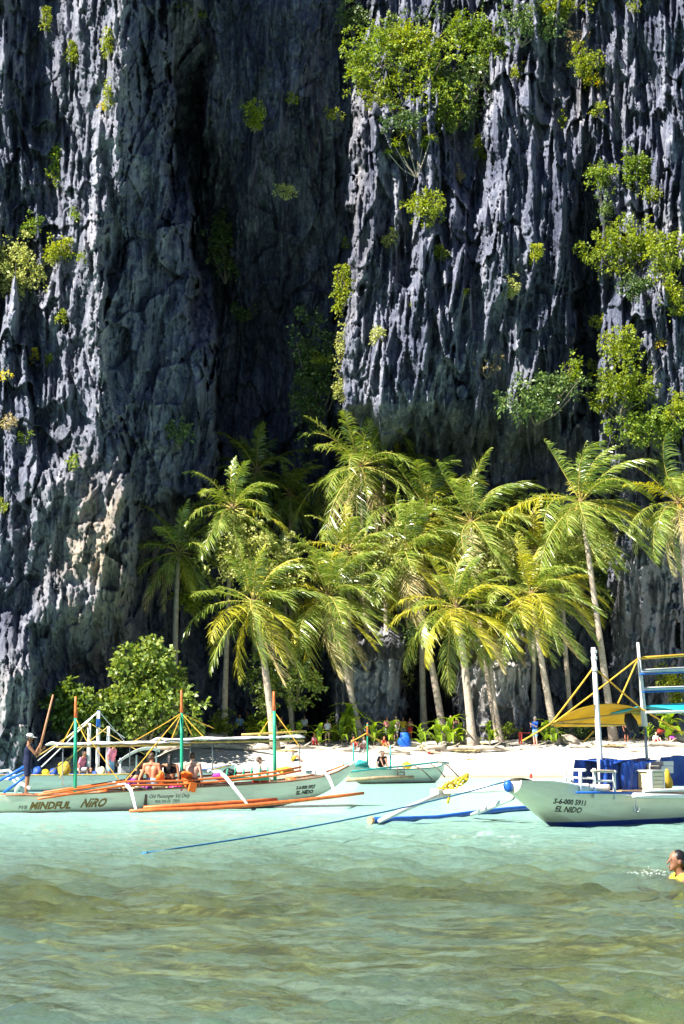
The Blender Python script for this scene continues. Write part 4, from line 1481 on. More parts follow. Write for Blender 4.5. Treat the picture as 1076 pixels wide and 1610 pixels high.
LA = FA.L
hA = Hull([
    (-0.9, 0.03, 0.62, 0.38, 0.60), (-0.3, 0.22, 0.50, -0.05, 0.46), (ax(45), 0.42, 0.42, -0.22, 0.40), (ax(120), 0.55, 0.46, -0.25, 0.43), (ax(150), 0.6, 0.48, -0.25, 0.20), (ax(215), 0.66, 0.54, -0.25, 0.10),
    (ax(300), 0.68, 0.60, -0.22, 0.10), (ax(380), 0.64, 0.66, -0.12, 0.14), (ax(440), 0.56, 0.72, 0.02, 0.25), (ax(500), 0.40, 0.84, 0.28, 0.80), (ax(535), 0.20, 1.04, 0.62, 1.00), (ax(557), 0.05, 1.26, 1.06, 1.24)], 64)
hA.build("hull", hull_mat("white hull with orange keel line", (0.92, 0.83, 0.64), (0.62, 0.14, 0.03), 0.02), A)
for sy in (-1, 1):
    pts = [(x, sy * (hA.at(x)[0] + 0.015), hA.at(x)[1] + 0.01) for x in np.linspace(ax(5), ax(545), 26)]
    MB().tube(pts, 0.028, 6).build("gunwale", M_ORANGE if sy > 0 else simple("worn brown gunwale", (0.34, 0.16, 0.09), .7, .3, 4.0), A, True)
# side boards that meet at an upright batten
MB().box((ax(217), -hA.y(ax(217), .25) - .02, .24), (.07, .05, .56)).build("batten", simple("brown batten", (0.22, 0.14, 0.09), .8, .3, 5.0), A)
# rails of orange bamboo
for dz, y in ((0.0, -0.72), (-0.10, -0.66)):
    pts = [FA.pt(p, q, y) + Vector((0, 0, dz)) for p, q in ((62, 1250), (110, 1243), (196, 1229), (280, 1228), (362, 1222), (430, 1214), (474, 1206))]
    MB().tube(pts, 0.03, 7).build("rail", M_ORANGE, A, True)
pts = [FA.pt(p, q, 0.66) for p, q in ((70, 1246), (150, 1234), (200, 1226), (300, 1222), (420, 1212))]
MB().tube(pts, 0.03, 7).build("rail", M_ORANGE, A, True)
# masts, green below and orange at the top
mast_tops = []
for px, top, joint, foot in ((117, 1095, 1129, 1247), (284, 1085, 1121, 1232), (430, 1087, 1118, 1216)):
    a, j, b = FA.pt(px + 3, foot, -.1), FA.pt(px + 1, joint, -.1), FA.pt(px, top, -.1)
    a.z -= .2
    mst = pole(A, a, j, .052, M_GREEN, "mast", .048)
    pole(mst, j, b, .048, M_ORANGE, "mast_top", .03)
    mast_tops.append(j)
# ropes that fan out from the masts
for i, ends in enumerate(([(137, 1166, -.7), (192, 1232, -.7), (96, 1172, .5)],
                          [(206, 1168, -.6), (231, 1186, -.7), (196, 1230, -.7), (268, 1166, .6), (301, 1154, .6), (322, 1160, -.6), (336, 1145, .6)],
                          [(446, 1140, .3), (474, 1177, -.6), (404, 1160, .5)])):
    for (px, py, y) in ends:
        rope(A, [mast_tops[i], FA.pt(px, py, y)], .0125, M_ROPE, "rope", .02)
# awnings: long narrow tarpaulins over bamboo poles
def awning(p0, p1, y0, y1, name, mat, lift=.06, thick=.03):
    rows = []
    for yy in np.linspace(y0, y1, 9):
        row = []
        for t in np.linspace(0, 1, 22):
            a = FA.pt(p0[0] + (p1[0] - p0[0]) * t, p0[1] + (p1[1] - p0[1]) * t, 0)
            u = (yy - y0) / (y1 - y0)
            a.z += lift * math.sin(math.pi * u) - .05 * abs(math.sin(t * 9.4)) * (1 - abs(2 * u - 1)) + .015 * math.sin(31 * t + 5 * u)
            row.append((a.x, yy, a.z))
        rows.append(row)
    return MB().sheet(rows, thick).build(name, mat, A, True)


awning((93, 1170), (303, 1166), .15, 1.15, "awning", M_TARP)
awning((262, 1163), (484, 1158), .15, 1.15, "awning", M_TARP)
for (p0, p1, y) in (((88, 1174), (300, 1171), .18), ((150, 1171), (300, 1169), 1.1), ((262, 1168), (478, 1164), .2), ((380, 1155), (482, 1150), 1.1)):
    pole(A, FA.pt(p0[0], p0[1], y), FA.pt(p1[0], p1[1], y), .03, M_BAMBOO, "bamboo_pole")
for px in (100, 205, 300, 335, 472):
    pole(A, FA.pt(px, 1236 - (px - 100) * .06, .5), FA.pt(px - 1, 1170 - (px - 100) * .02, .4), .016, M_STEEL, "awning_post")
# outrigger on the camera side: white arms down to orange floats
for a, m_, b in (((196, 1233), (208, 1243), (216, 1273)), ((346, 1214), (364, 1232), (391, 1266)), ((512, 1216), (520, 1228), (529, 1251))):
    p0, p1, p2 = FA.pt(a[0], a[1], -.5), FA.pt(m_[0], m_[1], -1.05), FA.pt(b[0], b[1], -1.75)
    pin = Vector((p0.x, .6, p0.z + .02))
    q = [pin, p0, lerp(p0, p1, .55) + Vector((0, 0, .03)), p1, lerp(p1, p2, .5), p2]
    MB().tube(q, [.05, .055, .055, .05, .045, .04], 8).build("outrigger_arm", M_WHITE, A, True)
fl = [FA.pt(p, q, -1.75) for p, q in ((206, 1275), (260, 1273), (330, 1271), (400, 1266), (470, 1259), (530, 1252), (572, 1247))]
MB().tube(fl, [.04, .05, .055, .055, .05, .05, .04], 9).build("outrigger_float", M_ORANGE, A, True)
fl = [FA.pt(p, q, -1.58) for p, q in ((228, 1270), (300, 1266), (380, 1261), (436, 1257))]
MB().tube(fl, .05, 8).build("outrigger_float", M_ORANGE, A, True)
for x in (1.6, 4.6, 7.6):          # and on the far side
    q = [(x, -.3, .62), (x + .2, 1.0, .72), (x + .3, 1.7, .55), (x + .4, 2.1, .06)]
    MB().tube(q, .045, 7).build("outrigger_arm", M_WHITE, A, True)
MB().tube([(-.6, 2.1, .12), (2, 2.1, .03), (6, 2.1, .03), (9.5, 2.1, .06), (10.8, 2.1, .3)], .06, 8).build("outrigger_float", M_ORANGE, A, True)
for px in (208, 238, 268, 300, 345):
    x = ax(px)
    MB().box((x, 0, .60), (.34, 1.24, .04)).build("bench", M_WOOD, A)
MB().box((ax(180), 0.1, .36), (.6, .9, .06)).build("deck_board", M_WOOD, A)
MB().box((ax(405), 0.1, .52), (1.2, .9, .05)).build("deck_board", M_WOOD, A)
MB().blob((ax(152), -.45, .50), (.16, .10, .08), 3, .2).build("fender", M_ORANGE, A, True)
MB().blob((ax(448), -.42, .75), (.18, .10, .08), 4, .2).build("fender", M_ORANGE, A, True)
lettering(hA, A, "MINDFUL", ax(42), .085, .25, M_GOLD, .25, .006, FA.on(104)[0] - ax(42), bold=.012)
lettering(hA, A, "NIRO", ax(118), .12, .30, M_GOLD, .55, .012, ax(158) - ax(118), bold=.012)
lettering(hA, A, "M/B", ax(25), .09, .13, M_INK, .2, 0, ax(38) - ax(25))
lettering(hA, A, "Old Passenger Vsl Only", ax(221), .32, .15, M_INK, .35, .012, ax(284) - ax(221))
lettering(hA, A, "MAX. PAX OF   CREW", ax(232), .20, .11, M_INK, 0, .012, ax(270) - ax(232))
lettering(hA, A, "S-6-000 5927", ax(454), .50, .13, M_INK, 0, .05, ax(486) - ax(454), bold=.006)
lettering(hA, A, "EL NIDO", ax(455), .36, .14, M_INK, 0, .05, ax(484) - ax(455), bold=.008)

# ------------------------------------------------------------------ white and blue boat, right
FD = Frame((4.40, 33.8), (8.62, 38.2))
D = thing("outrigger_boat", "white outrigger boat with a blue bottom, white mast and yellow awning at the right", "boat", FD.o, FD.rz, "outrigger boats off the beach")
hD = Hull([
    (-1.36, 0.25, 0.98, 0.72, 0.96), (-.98, .36, 0.98, 0.52, .96), (-.4, .50, .93, .22, .90), (0, .58, .86, -.02, .82), (.6, .68, .76, -.22, .55), (1.5, .78, .62, -.3, .15),
    (3, .84, .54, -.32, .12), (5, .84, .53, -.32, .12), (8, .78, .58, -.3, .14), (10.5, .6, .75, -.2, .3), (12, .3, 1.0, .2, .9), (12.8, .06, 1.3, .9, 1.25)], 60)
hD.build("hull", hull_mat("white hull with blue bottom", (0.86, 0.79, 0.58), (0.012, 0.05, 0.28), 0.105), D)
for sy in (-1, 1):
    pts = [(x, sy * (hD.at(x)[0] + .01), hD.at(x)[1] + .012) for x in np.linspace(-1.1, 12.4, 30)]
    MB().tube(pts, .03, 6).build("gunwale", M_WHITE, D, True)
rows = [[(x, u * (hD.at(x)[0] - .03), hD.at(x)[1] + .02 + .03 * (1 - u * u)) for u in np.linspace(-1, 1, 7)] for x in np.linspace(-1.12, .55, 9)]
MB().sheet(rows).build("foredeck", M_WHITE, D, True)
MB().blob((-1.42, .05, .86), (.10, .10, .12), 2, .05).build("fender", M_BPAINT, D, True)
MB().tube([(-.85, -.1, .99), (-.85, -.1, 1.10)], .03, 6).build("cleat", M_RED, D)
lettering(hD, D, "S-6-000 5911", FD.on(889, -.7)[0], .50, .145, M_INK, 0, -.07, FD.on(926, -.7)[0] - FD.on(889, -.7)[0], bold=.004)
lettering(hD, D, "EL NIDO", FD.on(894, -.7)[0], .335, .16, M_INK, 0, -.07, FD.on(923, -.7)[0] - FD.on(894, -.7)[0], bold=.004)
# scuff mark where the anchor hangs
an = thing("anchor", "small grey folding anchor hung on the white hull's side at right", "anchor", FD.wld((FD.on(997, -.9)[0], -.9, .5)), FD.rz)
MB().tube([(0, 0, .12), (0, -.02, -.22)], .02, 6).build("shank", M_STEEL, an)
for k in range(4):
    a = k * 1.57 + .4
    MB().tube([(0, -.02, -.22), (.07 * math.cos(a), -.02 + .05 * math.sin(a), -.20), (.12 * math.cos(a), -.02 + .08 * math.sin(a), -.10)], [.016, .014, .006], 5).build("fluke", M_STEEL, an)
# masts
m1a, m1b = FD.pt(946, 1248, .1), FD.pt(937, 1018, .1)
mst = pole(D, m1a - Vector((0, 0, .3)), m1b, .075, M_WHITE, "mast", .05)
for q in (1024, 1034, 1052):
    MB().tube([FD.pt(938, q + 3, .1), FD.pt(938, q - 2, .1)], .068, 8).build("collar", M_WHITE, mst)
m2a, m2b = FD.pt(1019, 1216, .1), FD.pt(1008, 1010, .1)
pole(D, m2a - Vector((0, 0, .3)), lerp(m2a, m2b, .35), .035, M_STEEL, "mast", .035)
pole(D, lerp(m2a, m2b, .36), m2b, .075, M_WHITE, "mast", .03)
for (p, q, e, f, y, mm, r) in ((1010, 1056, 1130, 1049, .1, M_WHITE, .05), (1012, 1084, 1130, 1080, .1, M_WHITE, .05), (1010, 1060, 1130, 1054, .05, M_BPAINT, .02), (1012, 1088, 1130, 1084, .05, M_BPAINT, .02), (1008, 1035, 1130, 1027, .1, M_ROPE, .035)):
    pole(D, FD.pt(p, q, y), FD.pt(e, f, y), r, mm, "roof_rail")
# stays
T1, T2 = FD.pt(937, 1049, .1), FD.pt(1007, 1036, .1)
for a, b in ((T1, FD.pt(868, 1137, .9)), (FD.pt(868, 1137, .9), FD.pt(822, 1165, 1.1)), (T2, FD.pt(868, 1140, .9)), (T1, FD.pt(1010, 1114, -.3)), (FD.pt(1010, 1114, -.3), FD.pt(1080, 1156, -.6)), (T2, FD.pt(974, 1106, .2)), (FD.pt(935, 1149, .3), FD.pt(916, 1168, .6))):
    rope(D, [a, b], .02, M_ROPE, "stay_rope", .01)
# yellow awning: an arched sheet with a pointed front
def d_awning():
    rows = []
    outline = [(0.0, 1137, 1139), (.12, 1124, 1142), (.28, 1113, 1142), (.45, 1107, 1142), (.62, 1106, 1141), (.78, 1109, 1140), (.9, 1114, 1139), (1.0, 1120, 1140)]
    for t in np.linspace(0, 1, 24):
        px = 872 + (1022 - 872) * t
        top = np.interp(t, [o[0] for o in outline], [o[1] for o in outline])
        bot = np.interp(t, [o[0] for o in outline], [o[2] for o in outline])
        half = .14 + .85 * math.sin(min(1, t * 1.9) * math.pi / 2)
        row = []
        for u in np.linspace(-1, 1, 13):
            y = 1.05 + u * half
            w = ((u + 1) / 2) ** 1.25
            p = FD.pt(px, top + (bot - top) * w, y)
            row.append((p.x, y, p.z + .05 * math.sin(w * math.pi * 2)))
        rows.append(row)
    return MB().sheet(rows, .012).build("awning", M_YCAN, D, True)


d_awning()
pole(D, FD.pt(868, 1137, .95), FD.pt(1024, 1116, .10), .02, M_BAMBOO, "awning_pole")
pole(D, FD.pt(868, 1137, .95), FD.pt(1024, 1141, 2.0), .02, M_BAMBOO, "awning_pole")
rows = []
for t in np.linspace(0, 1, 10):
    row = []
    for u in np.linspace(-1, 1, 9):
        p = FD.pt(1018 + 150 * t, 1116 - 10 * t, .1)
        row.append((p.x, .1 + u * 1.0, p.z + .10 * (1 - u * u) - .06 * abs(u)))
    rows.append(row)
MB().sheet(rows, .02).build("awning", M_TURQ, D, True)
for y in (-.85, 1.05):
    pole(D, FD.pt(1018, 1120, y), FD.pt(1150, 1118, y), .03, M_WHITE, "awning_pole")
# rail of white posts round the well, blue tarpaulins and boxes inside
for (p, q0, q1, y) in ((888, 1206, 1242, .45), (912, 1212, 1243, -.62), (934, 1208, 1252, -.70), (965, 1211, 1254, -.74), (899, 1220, 1246, .3)):
    pole(D, FD.pt(p, q1 + 3, y), FD.pt(p, q0, y), .035, M_WHITE, "rail_post")
pole(D, FD.pt(930, 1212, -.72), FD.pt(968, 1213, -.74), .03, simple("bleached bamboo", (.62, .52, .38), .6, .2, 5.0), "rail")
pole(D, FD.pt(888, 1210, .45), FD.pt(920, 1211, -.66), .03, M_WHITE, "rail")
pole(D, FD.pt(890, 1222, .4), FD.pt(935, 1224, -.70), .022, M_WHITE, "rail")
pole(D, FD.pt(936, 1228, -.7), FD.pt(966, 1228, -.72), .022, M_WHITE, "rail")
pole(D, FD.pt(905, 1246, -.70), FD.pt(1010, 1247, -.84), .025, M_BPAINT, "rail")
pole(D, FD.pt(995, 1251, -1.0), FD.pt(1120, 1252, -1.1), .06, M_WHITE, "rail")
pole(D, FD.pt(1010, 1244, -1.0), FD.pt(1120, 1240, -1.1), .035, M_WHITE, "rail")


def tarp(p0, p1, top, bot, y, name, seed, waves=5, amp=.06):
    rr = random.Random(seed)
    ph = rr.uniform(0, 6)
    rows = []
    for v in np.linspace(0, 1, 9):
        row = []
        for u in np.linspace(0, 1, 22):
            p = FD.pt(p0 + (p1 - p0) * u, top + (bot - top) * v + 1.6 * math.sin(u * 11 + ph) * (1 - v), y)
            row.append((p.x, p.y + amp * (.4 + v) * math.sin(u * waves * 6.28 + ph + v) + .03 * math.sin(u * 37 + v * 4), p.z))
        rows.append(row)
    m_ = MB().sheet(rows)
    return m_.build(name, M_BLUE, D, True)


tarp(905, 1022, 1193, 1248, .55, "blue_tarp", 1)
tarp(944, 968, 1194, 1246, -.2, "blue_tarp", 2, 3)
tarp(978, 1016, 1198, 1242, -.35, "blue_tarp", 3, 2, .03)
tarp(1040, 1130, 1189, 1236, .2, "blue_tarp", 4, 4)
rows = [[(FD.pt(948 + 74 * u, 1195, 0).x, y, FD.pt(985, 1197, .2).z + .04 * math.sin(9 * u + 3 * y)) for u in np.linspace(0, 1, 12)] for y in np.linspace(-.3, .6, 6)]
MB().sheet(rows, .02).build("blue_tarp", M_BLUE, D, True)
MB().box(FD.pt(960, 1244, .0), (1.0, 1.2, .06)).build("deck_board", M_WOOD, D)
MB().box(FD.pt(1030, 1246, .0), (1.6, 1.3, .06)).build("deck_board", M_WOOD, D)
# outrigger to the left: white beams, struts and blue float
E1, E2 = FD.loc(at(692, 1246, 36.2)), FD.loc(at(712, 1239, 37.0))
MB().tube([(.75, -.4, .82), (.72, .6, .82), E1], [.07, .065, .055], 8).build("outrigger_beam", M_WHITE, D, True)
MB().tube([(1.5, -.4, .80), (1.45, .7, .80), E2], [.06, .055, .05], 8).build("outrigger_beam", M_WHITE, D, True)
MB().tube([E1 + Vector((.05, -.05, -.02)), FD.loc(at(640, 1271, 35.2)), FD.loc(at(597, 1291, 34.4))], [.06, .06, .05], 8).build("outrigger_strut", M_WHITE, D, True)
MB().tube([FD.loc(at(806, 1254, 35.0)), FD.loc(at(775, 1268, 36.2)), FD.loc(at(742, 1281, 38.0))], [.06, .055, .045], 8).build("outrigger_strut", M_WHITE, D, True)
f0, f1 = FD.loc(on_z(584, 1290, .08)), FD.loc(on_z(838, 1270, .06))
flt = MB().tube([f0, lerp(f0, f1, .12) - Vector((0, 0, .03)), lerp(f0, f1, .35) - Vector((0, 0, .07)), lerp(f0, f1, .55) - Vector((0, 0, .03)), lerp(f0, f1, .8), f1, lerp(f0, f1, 1.4)], .075, 9).build("outrigger_float", M_BPAINT, D, True)
MB().tube([f0 - Vector((.05, 0, 0)), f0 + Vector((.03, 0, 0))], .085, 9).build("end_ring", M_WOOD, flt)
MB().box(E1 + Vector((0, .02, -.03)), (.34, .24, .22)).build("beam_joint", M_WHITE, D)
q = [(5.5, .6, .85), (5.5, -1.2, .85), (5.4, -2.4, .75), (5.2, -3.1, .06)]
MB().tube(q, .06, 8).build("outrigger_beam", M_WHITE, D, True)
MB().tube([(-1.2, -3.1, .25), (2, -3.1, .04), (7, -3.1, .04), (11, -3.1, .2)], .075, 8).build("outrigger_float", M_BPAINT, D, True) if False else None

# bundle of yellow rope on the beam's end
yb = thing("rope_bundle", "bundle of bright yellow rope slung over the end of the white beam", "rope", at(706, 1238, 36.2))
rr = random.Random(4)
for k in range(6):
    pts = []
    for i in range(15):
        t = i / 14
        p = at(690 + 46 * t + rr.uniform(-1.5, 1.5), 1245 - 24 * t + rr.uniform(-3, 3) + 6 * math.sin(t * 9 + k), 36.2 + rr.uniform(-.12, .12)) - yb.location
        pts.append(p)
    MB().tube(pts, .02, 5).build("rope_strand", M_YROPE, yb, True)
MB().tube([at(708, 1245, 36.1) - yb.location, at(706, 1255, 36.1) - yb.location, at(704, 1263, 36.1) - yb.location], .03, 5).build("rope_strand", M_YROPE, yb, True)

a_, b_ = at(802, 1227, 33.0), on_z(232, 1340, .05)
pts = [lerp(a_, b_, i / 16) - Vector((0, 0, .12 * 4 * (i / 16) * (1 - i / 16))) for i in range(17)] + [on_z(205, 1346, -.16)]
o_ = MB().tube([p - a_ for p in pts], .015, 6).build("mooring_rope", M_BROPE, None, True, a_)
tag(o_, "long blue rope running from the right boat's bow down into the water", "rope")

# loose things on the right boat
ck = thing("crate", "cream slatted crate between blue tarpaulins on the right boat", "crate", FD.wld(FD.pt(1022, 1240, -.55)), FD.rz)
zc = (1240 - 1214) * mpp(36.6)
MB().box((0, 0, zc / 2), (.44, .36, zc * .96)).build("box", M_CREAM, ck)
for sx in (-1, 1):
    MB().box((sx * .235, -.14, zc / 2), (.05, .12, zc)).build("corner_post", M_WHITE, ck)
for i in range(4):
    MB().box((0, -.188, zc * (.16 + .22 * i)), (.40, .02, .06)).build("slat", simple("light cream slat", (.84, .76, .50), .5, .08, 3.0), ck)
MB().box((0, 0, zc + .012), (.54, .44, .03)).build("lid", M_WHITE, ck)
bg = MB().blob((0, 0, 0), (.14, .16, .24), 9, .12).build("bag", M_GOLDBAG, None, True, FD.wld(FD.pt(1046, 1228, -.5)))
tag(bg, "mustard coloured bag standing right of the cream crate", "bag")
bo = MB()
bo.box((0, 0, 0), (.5, .3, .16)).box((.02, 0, .14), (.42, .34, .10)).box((.0, 0, -.16), (.3, .2, .2))
bo_ = bo.build("cooler", M_WHITE, None, False, FD.wld(FD.pt(1040, 1210, .0)))
bo_.rotation_euler = (0, 0, FD.rz)
tag(bo_, "white cooler stacked behind the cream crate on the right boat", "cooler")


def wetsuit(label, p0, p1, q0, Y, seed, red=False):
    c = at(p0[0], p0[1], Y)
    t = thing("wetsuit", label, "wetsuit", c, FD.rz, "wetsuits hung under the yellow awning")
    a = Vector((0, 0, 0))
    e1, e2 = at(p1[0], p1[1], Y) - c, at(q0[0], q0[1], Y + .1) - c
    R3 = Matrix.Rotation(-FD.rz, 3, 'Z')
    e1, e2 = R3 @ e1, R3 @ e2
    MB().tube([a, lerp(a, e1, .4) + Vector((.02, .03, 0)), lerp(a, e1, .8), e1], [.05, .09, .075, .03], 7).build("leg", M_BLACK, t, True)
    MB().tube([a + Vector((.09, 0, 0)), lerp(a, e2, .4) + Vector((.05, -.02, 0)), lerp(a, e2, .8), e2], [.05, .09, .08, .03], 7).build("leg", M_BLACK, t, True)
    if red:
        MB().blob(e2 + Vector((.06, 0, -.1)), (.16, .08, .07), 3, .1).build("cuff", M_RED, t, True)
    return t


wetsuit("black wetsuit hanging with two thin legs under the yellow awning", (986, 1122), (992, 1149), (1004, 1156), 36.4, 1)
wetsuit("bulky black wetsuit with a red cuff hung beside the second mast", (1012, 1116), (1022, 1136), (1036, 1143), 36.6, 2, True)

# ------------------------------------------------------------------ boat moored behind, far left
FB = Frame((-15.5, 62.5), (-5.2, 66.5))
Bt = thing("outrigger_boat", "white and blue outrigger boat moored behind the orange trimmed one", "boat", FB.o, FB.rz, "outrigger boats off the beach")
LB = FB.L
hB = Hull([(-.8, .03, .95, .75, .93), (0, .3, .75, .05, .72), (1.5, .6, .66, -.2, .25), (4, .75, .64, -.25, .2), (7, .75, .66, -.25, .2), (9.5, .55, .72, -.15, .3), (LB, .3, .85, .1, .8), (LB + .8, .04, 1.05, .85, 1.03)], 40)
hB.build("hull", hull_mat("white hull with pale blue bottom", (0.74, 0.73, 0.66), (0.30, 0.50, 0.60), .08), Bt)
for sy in (-1, 1):
    MB().tube([(x, sy * (hB.at(x)[0] + .02), hB.at(x)[1]) for x in np.linspace(-.6, LB + .6, 18)], .035, 6).build("gunwale", M_BPAINT if sy > 0 else M_BAMBOO, Bt, True)
btop = []
for px, top, foot, mm in ((140, 1137, 1222, M_WHITE), (154, 1118, 1224, M_WHITE), (170, 1142, 1226, M_WHITE)):
    a, b = FB.pt(px, foot, 0), FB.pt(px, top, 0)
    ms = pole(Bt, a, b, .09, mm, "mast", .07)
    btop.append(b)
    if px == 154:
        pole(ms, lerp(a, b, .76), b + Vector((0, 0, .02)), .095, M_BPAINT, "mast_top", .05)
for i, (px, py, y, mm) in enumerate(((58, 1190, -1.2, M_BAMBOO), (66, 1206, -1.0, M_WHITE), (76, 1218, -.9, M_BAMBOO), (95, 1224, -.9, M_BAMBOO), (205, 1176, .5, M_WHITE), (196, 1160, .6, M_WHITE), (228, 1186, -.5, M_BAMBOO), (60, 1196, 1.2, M_WHITE))):
    rope(Bt, [btop[i % 3], FB.pt(px, py, y)], .026 if i < 4 else .018, mm, "spar" if i < 4 else "stay_rope", .01)
# outrigger arcs at the left
for p in (((-30, 1240), (-8, 1214), (14, 1211), (30, 1226), (42, 1246)), ((-26, 1248), (-2, 1226), (18, 1224), (34, 1240), (40, 1250))):
    MB().tube([FB.loc(at(u, v, 60.5)) for u, v in p], .055, 7).build("outrigger_arm", M_WHITE, Bt, True)
for p in (((-10, 1232), (20, 1216), (48, 1200)), ((6, 1246), (24, 1233), (44, 1218)), ((14, 1226), (34, 1216), (50, 1212))):
    MB().tube([FB.loc(at(u, v, 60.2)) for u, v in p], .055, 7).build("outrigger_float", M_BPAINT, Bt, True)
for px, w, h_, mm, y in ((60, 16, 16, M_BLUE, -.2), (85, 12, 14, M_BLUE, -.4), (72, 14, 12, M_YROPE, -.3), (102, 22, 24, M_GOLDBAG, .1), (160, 14, 16, M_CREAM, -.3), (150, 8, 10, M_BLUE, -.4)):
    c = FB.pt(px, 1222 - h_ / 2, y)
    o = MB().blob(c, (w * mpp(64) / 2, .25, h_ * mpp(64) / 2), px, .10, 8).build({M_BLUE: "folded_tarp", M_YROPE: "rope_coil", M_GOLDBAG: "sack", M_CREAM: "water_drum"}[mm], mm, Bt, True)
rows = [[FB.pt(186 + 66 * u, 1196 - 22 * math.sin(u * 2.2) + 4 * v, -.8 + 1.6 * v) for u in np.linspace(0, 1, 12)] for v in np.linspace(0, 1, 6)]
MB().sheet(rows, .03).build("cabin_roof", M_TARP, Bt, True)
for u in (190, 215, 246):
    pole(Bt, FB.pt(u, 1228, -.6), FB.pt(u, 1192 - (u - 190) * .2, -.6), .035, M_WHITE, "roof_post")
MB().sheet([[FB.pt(186 + 70 * u, 1203 + 22 * v + 2 * math.sin(9 * u), .7) for u in np.linspace(0, 1, 10)] for v in (0, .5, 1)], .02).build("cabin_side", M_TARP, Bt, True)

# ------------------------------------------------------------------ small pale boat in the middle
FC = Frame((0.35, 78.0), (5.2, 82.5))
Ct = thing("outrigger_boat", "small pale green outrigger boat near the beach with a ladder at its side", "boat", FC.o, FC.rz, "outrigger boats off the beach")
LC = FC.L
hC = Hull([(-.5, .04, 1.05, .8, 1.02), (.3, .3, .80, .10, .75), (1.5, .5, .68, -.15, .3), (3.5, .6, .66, -.2, .25), (LC - .6, .4, .76, -.1, .6), (LC, .05, 1.0, .55, .95)], 30)
hC.build("hull", hull_mat("pale green hull", (0.80, 0.79, 0.60), (0.25, 0.13, 0.07), .06), Ct)
MB().tube([(x, -hC.at(x)[0] - .02, hC.at(x)[1] + .02) for x in np.linspace(-.3, LC - .1, 14)], .03, 6).build("gunwale", M_TEAL, Ct, True)
for px, t_, f_ in ((556, 1168, 1204), (578, 1138, 1202), (614, 1172, 1206)):
    a, b = FC.pt(px, f_, 0), FC.pt(px, t_, 0)
    ms = pole(Ct, a - Vector((0, 0, .3)), b, .05, M_TEAL if px != 578 else M_GREEN, "mast", .035)
    if px == 578:
        pole(ms, lerp(a, b, .7), b + Vector((0, 0, .05)), .055, M_ORANGE, "mast_top", .03)
for (u0, v0, u1, v1) in ((578, 1152, 552, 1166), (578, 1152, 612, 1176), (578, 1155, 598, 1164)):
    rope(Ct, [FC.pt(u0, v0, 0), FC.pt(u1, v1, .3)], .03, M_ROPE, "stay_rope", .02)
MB().tube([FC.pt(545, 1214, -.8), FC.pt(580, 1210, -.8), FC.pt(640, 1204, -.6), FC.pt(690, 1198, -.4), FC.pt(706, 1200, -.3)], .05, 6).build("rail", M_TEAL, Ct, True)
dark = simple("dark bent pole", (.13, .11, .09), .7, .2, 5.0)
for p in (((648, 1202), (664, 1210), (680, 1226)), ((676, 1200), (690, 1210), (700, 1222)), ((688, 1197), (704, 1203), (722, 1222))):
    MB().tube([FC.loc(at(u, v, 80.2)) for u, v in p], .035, 6).build("outrigger_arm", dark, Ct, True)
MB().tube([FC.loc(at(545, 1227, 76)), FC.loc(at(600, 1223, 77)), FC.loc(at(650, 1222, 78))], .09, 7).build("outrigger_float", M_WOOD, Ct, True)
for px in (626, 636):
    pole(Ct, FC.pt(px, 1226, -.8), FC.pt(px - 1, 1204, -.7), .03, dark, "ladder_rail")
for k in range(4):
    pole(Ct, FC.pt(626, 1209 + k * 5, -.78), FC.pt(636, 1209 + k * 5, -.78), .025, dark, "ladder_rung")
MB().blob(FC.pt(568, 1203, 0), (.5, .35, .22), 5, .2).build("folded_net", M_TEAL, Ct, True)
MB().blob(FC.pt(640, 1203, -.2), (.28, .25, .16), 6, .15).build("buoy", M_YROPE, Ct, True)


# ------------------------------------------------------------------ people
def skin_mat(name, col):
    return simple(name, col, 0.5, .10, 9.0, spec=.35)


SK = {'tan': skin_mat("tanned skin", (.42, .20, .11)), 'fair': skin_mat("fair skin", (.62, .38, .28)), 'brown': skin_mat("brown skin", (.24, .115, .065)), 'red': skin_mat("sunburnt skin", (.60, .22, .12))}
HAIR = {'black': simple("black hair", (.012, .010, .010), .45, .3, 20.0), 'brown': simple("brown hair", (.07, .04, .02), .5, .3, 20.0), 'fair': simple("fair hair", (.40, .28, .13), .5, .2, 20.0), 'grey': simple("grey hair", (.45, .43, .40), .5, .2, 20.0)}
CL = {k: simple(k + " cotton", c, .8, .12, 7.0, spec=.15) for k, c in {
    'navy': (.015, .02, .05), 'black': (.014, .014, .016), 'blue': (.02, .09, .42), 'lightblue': (.25, .45, .65), 'white': (.75, .75, .73), 'grey': (.42, .42, .42), 'red': (.60, .04, .03),
    'pink': (.75, .22, .30), 'orange': (.80, .20, .03), 'teal': (.05, .40, .40), 'yellow': (.75, .55, .05), 'purple': (.25, .05, .30)}.items()}


def capsule(mb, a, b, ra, rb=None, n=10):
    rb = ra if rb is None else rb
    a, b = Vector(a), Vector(b)
    t = (b - a)
    if t.length < 1e-5:
        t = Vector((0, 0, 1e-4))
    t.normalize()
    pts, rr = [], []
    for s, c in ((1, .02), (.92, .39), (.7, .714), (.35, .937)):
        pts.append(a - t * ra * s)
        rr.append(ra * c)
    pts += [a, lerp(a, b, .5), b]
    rr += [ra, (ra + rb) / 2, rb]
    for s, c in ((.35, .937), (.7, .714), (.92, .39), (1, .02)):
        pts.append(b + t * rb * s)
        rr.append(rb * c)
    mb.tube(pts, rr, n)


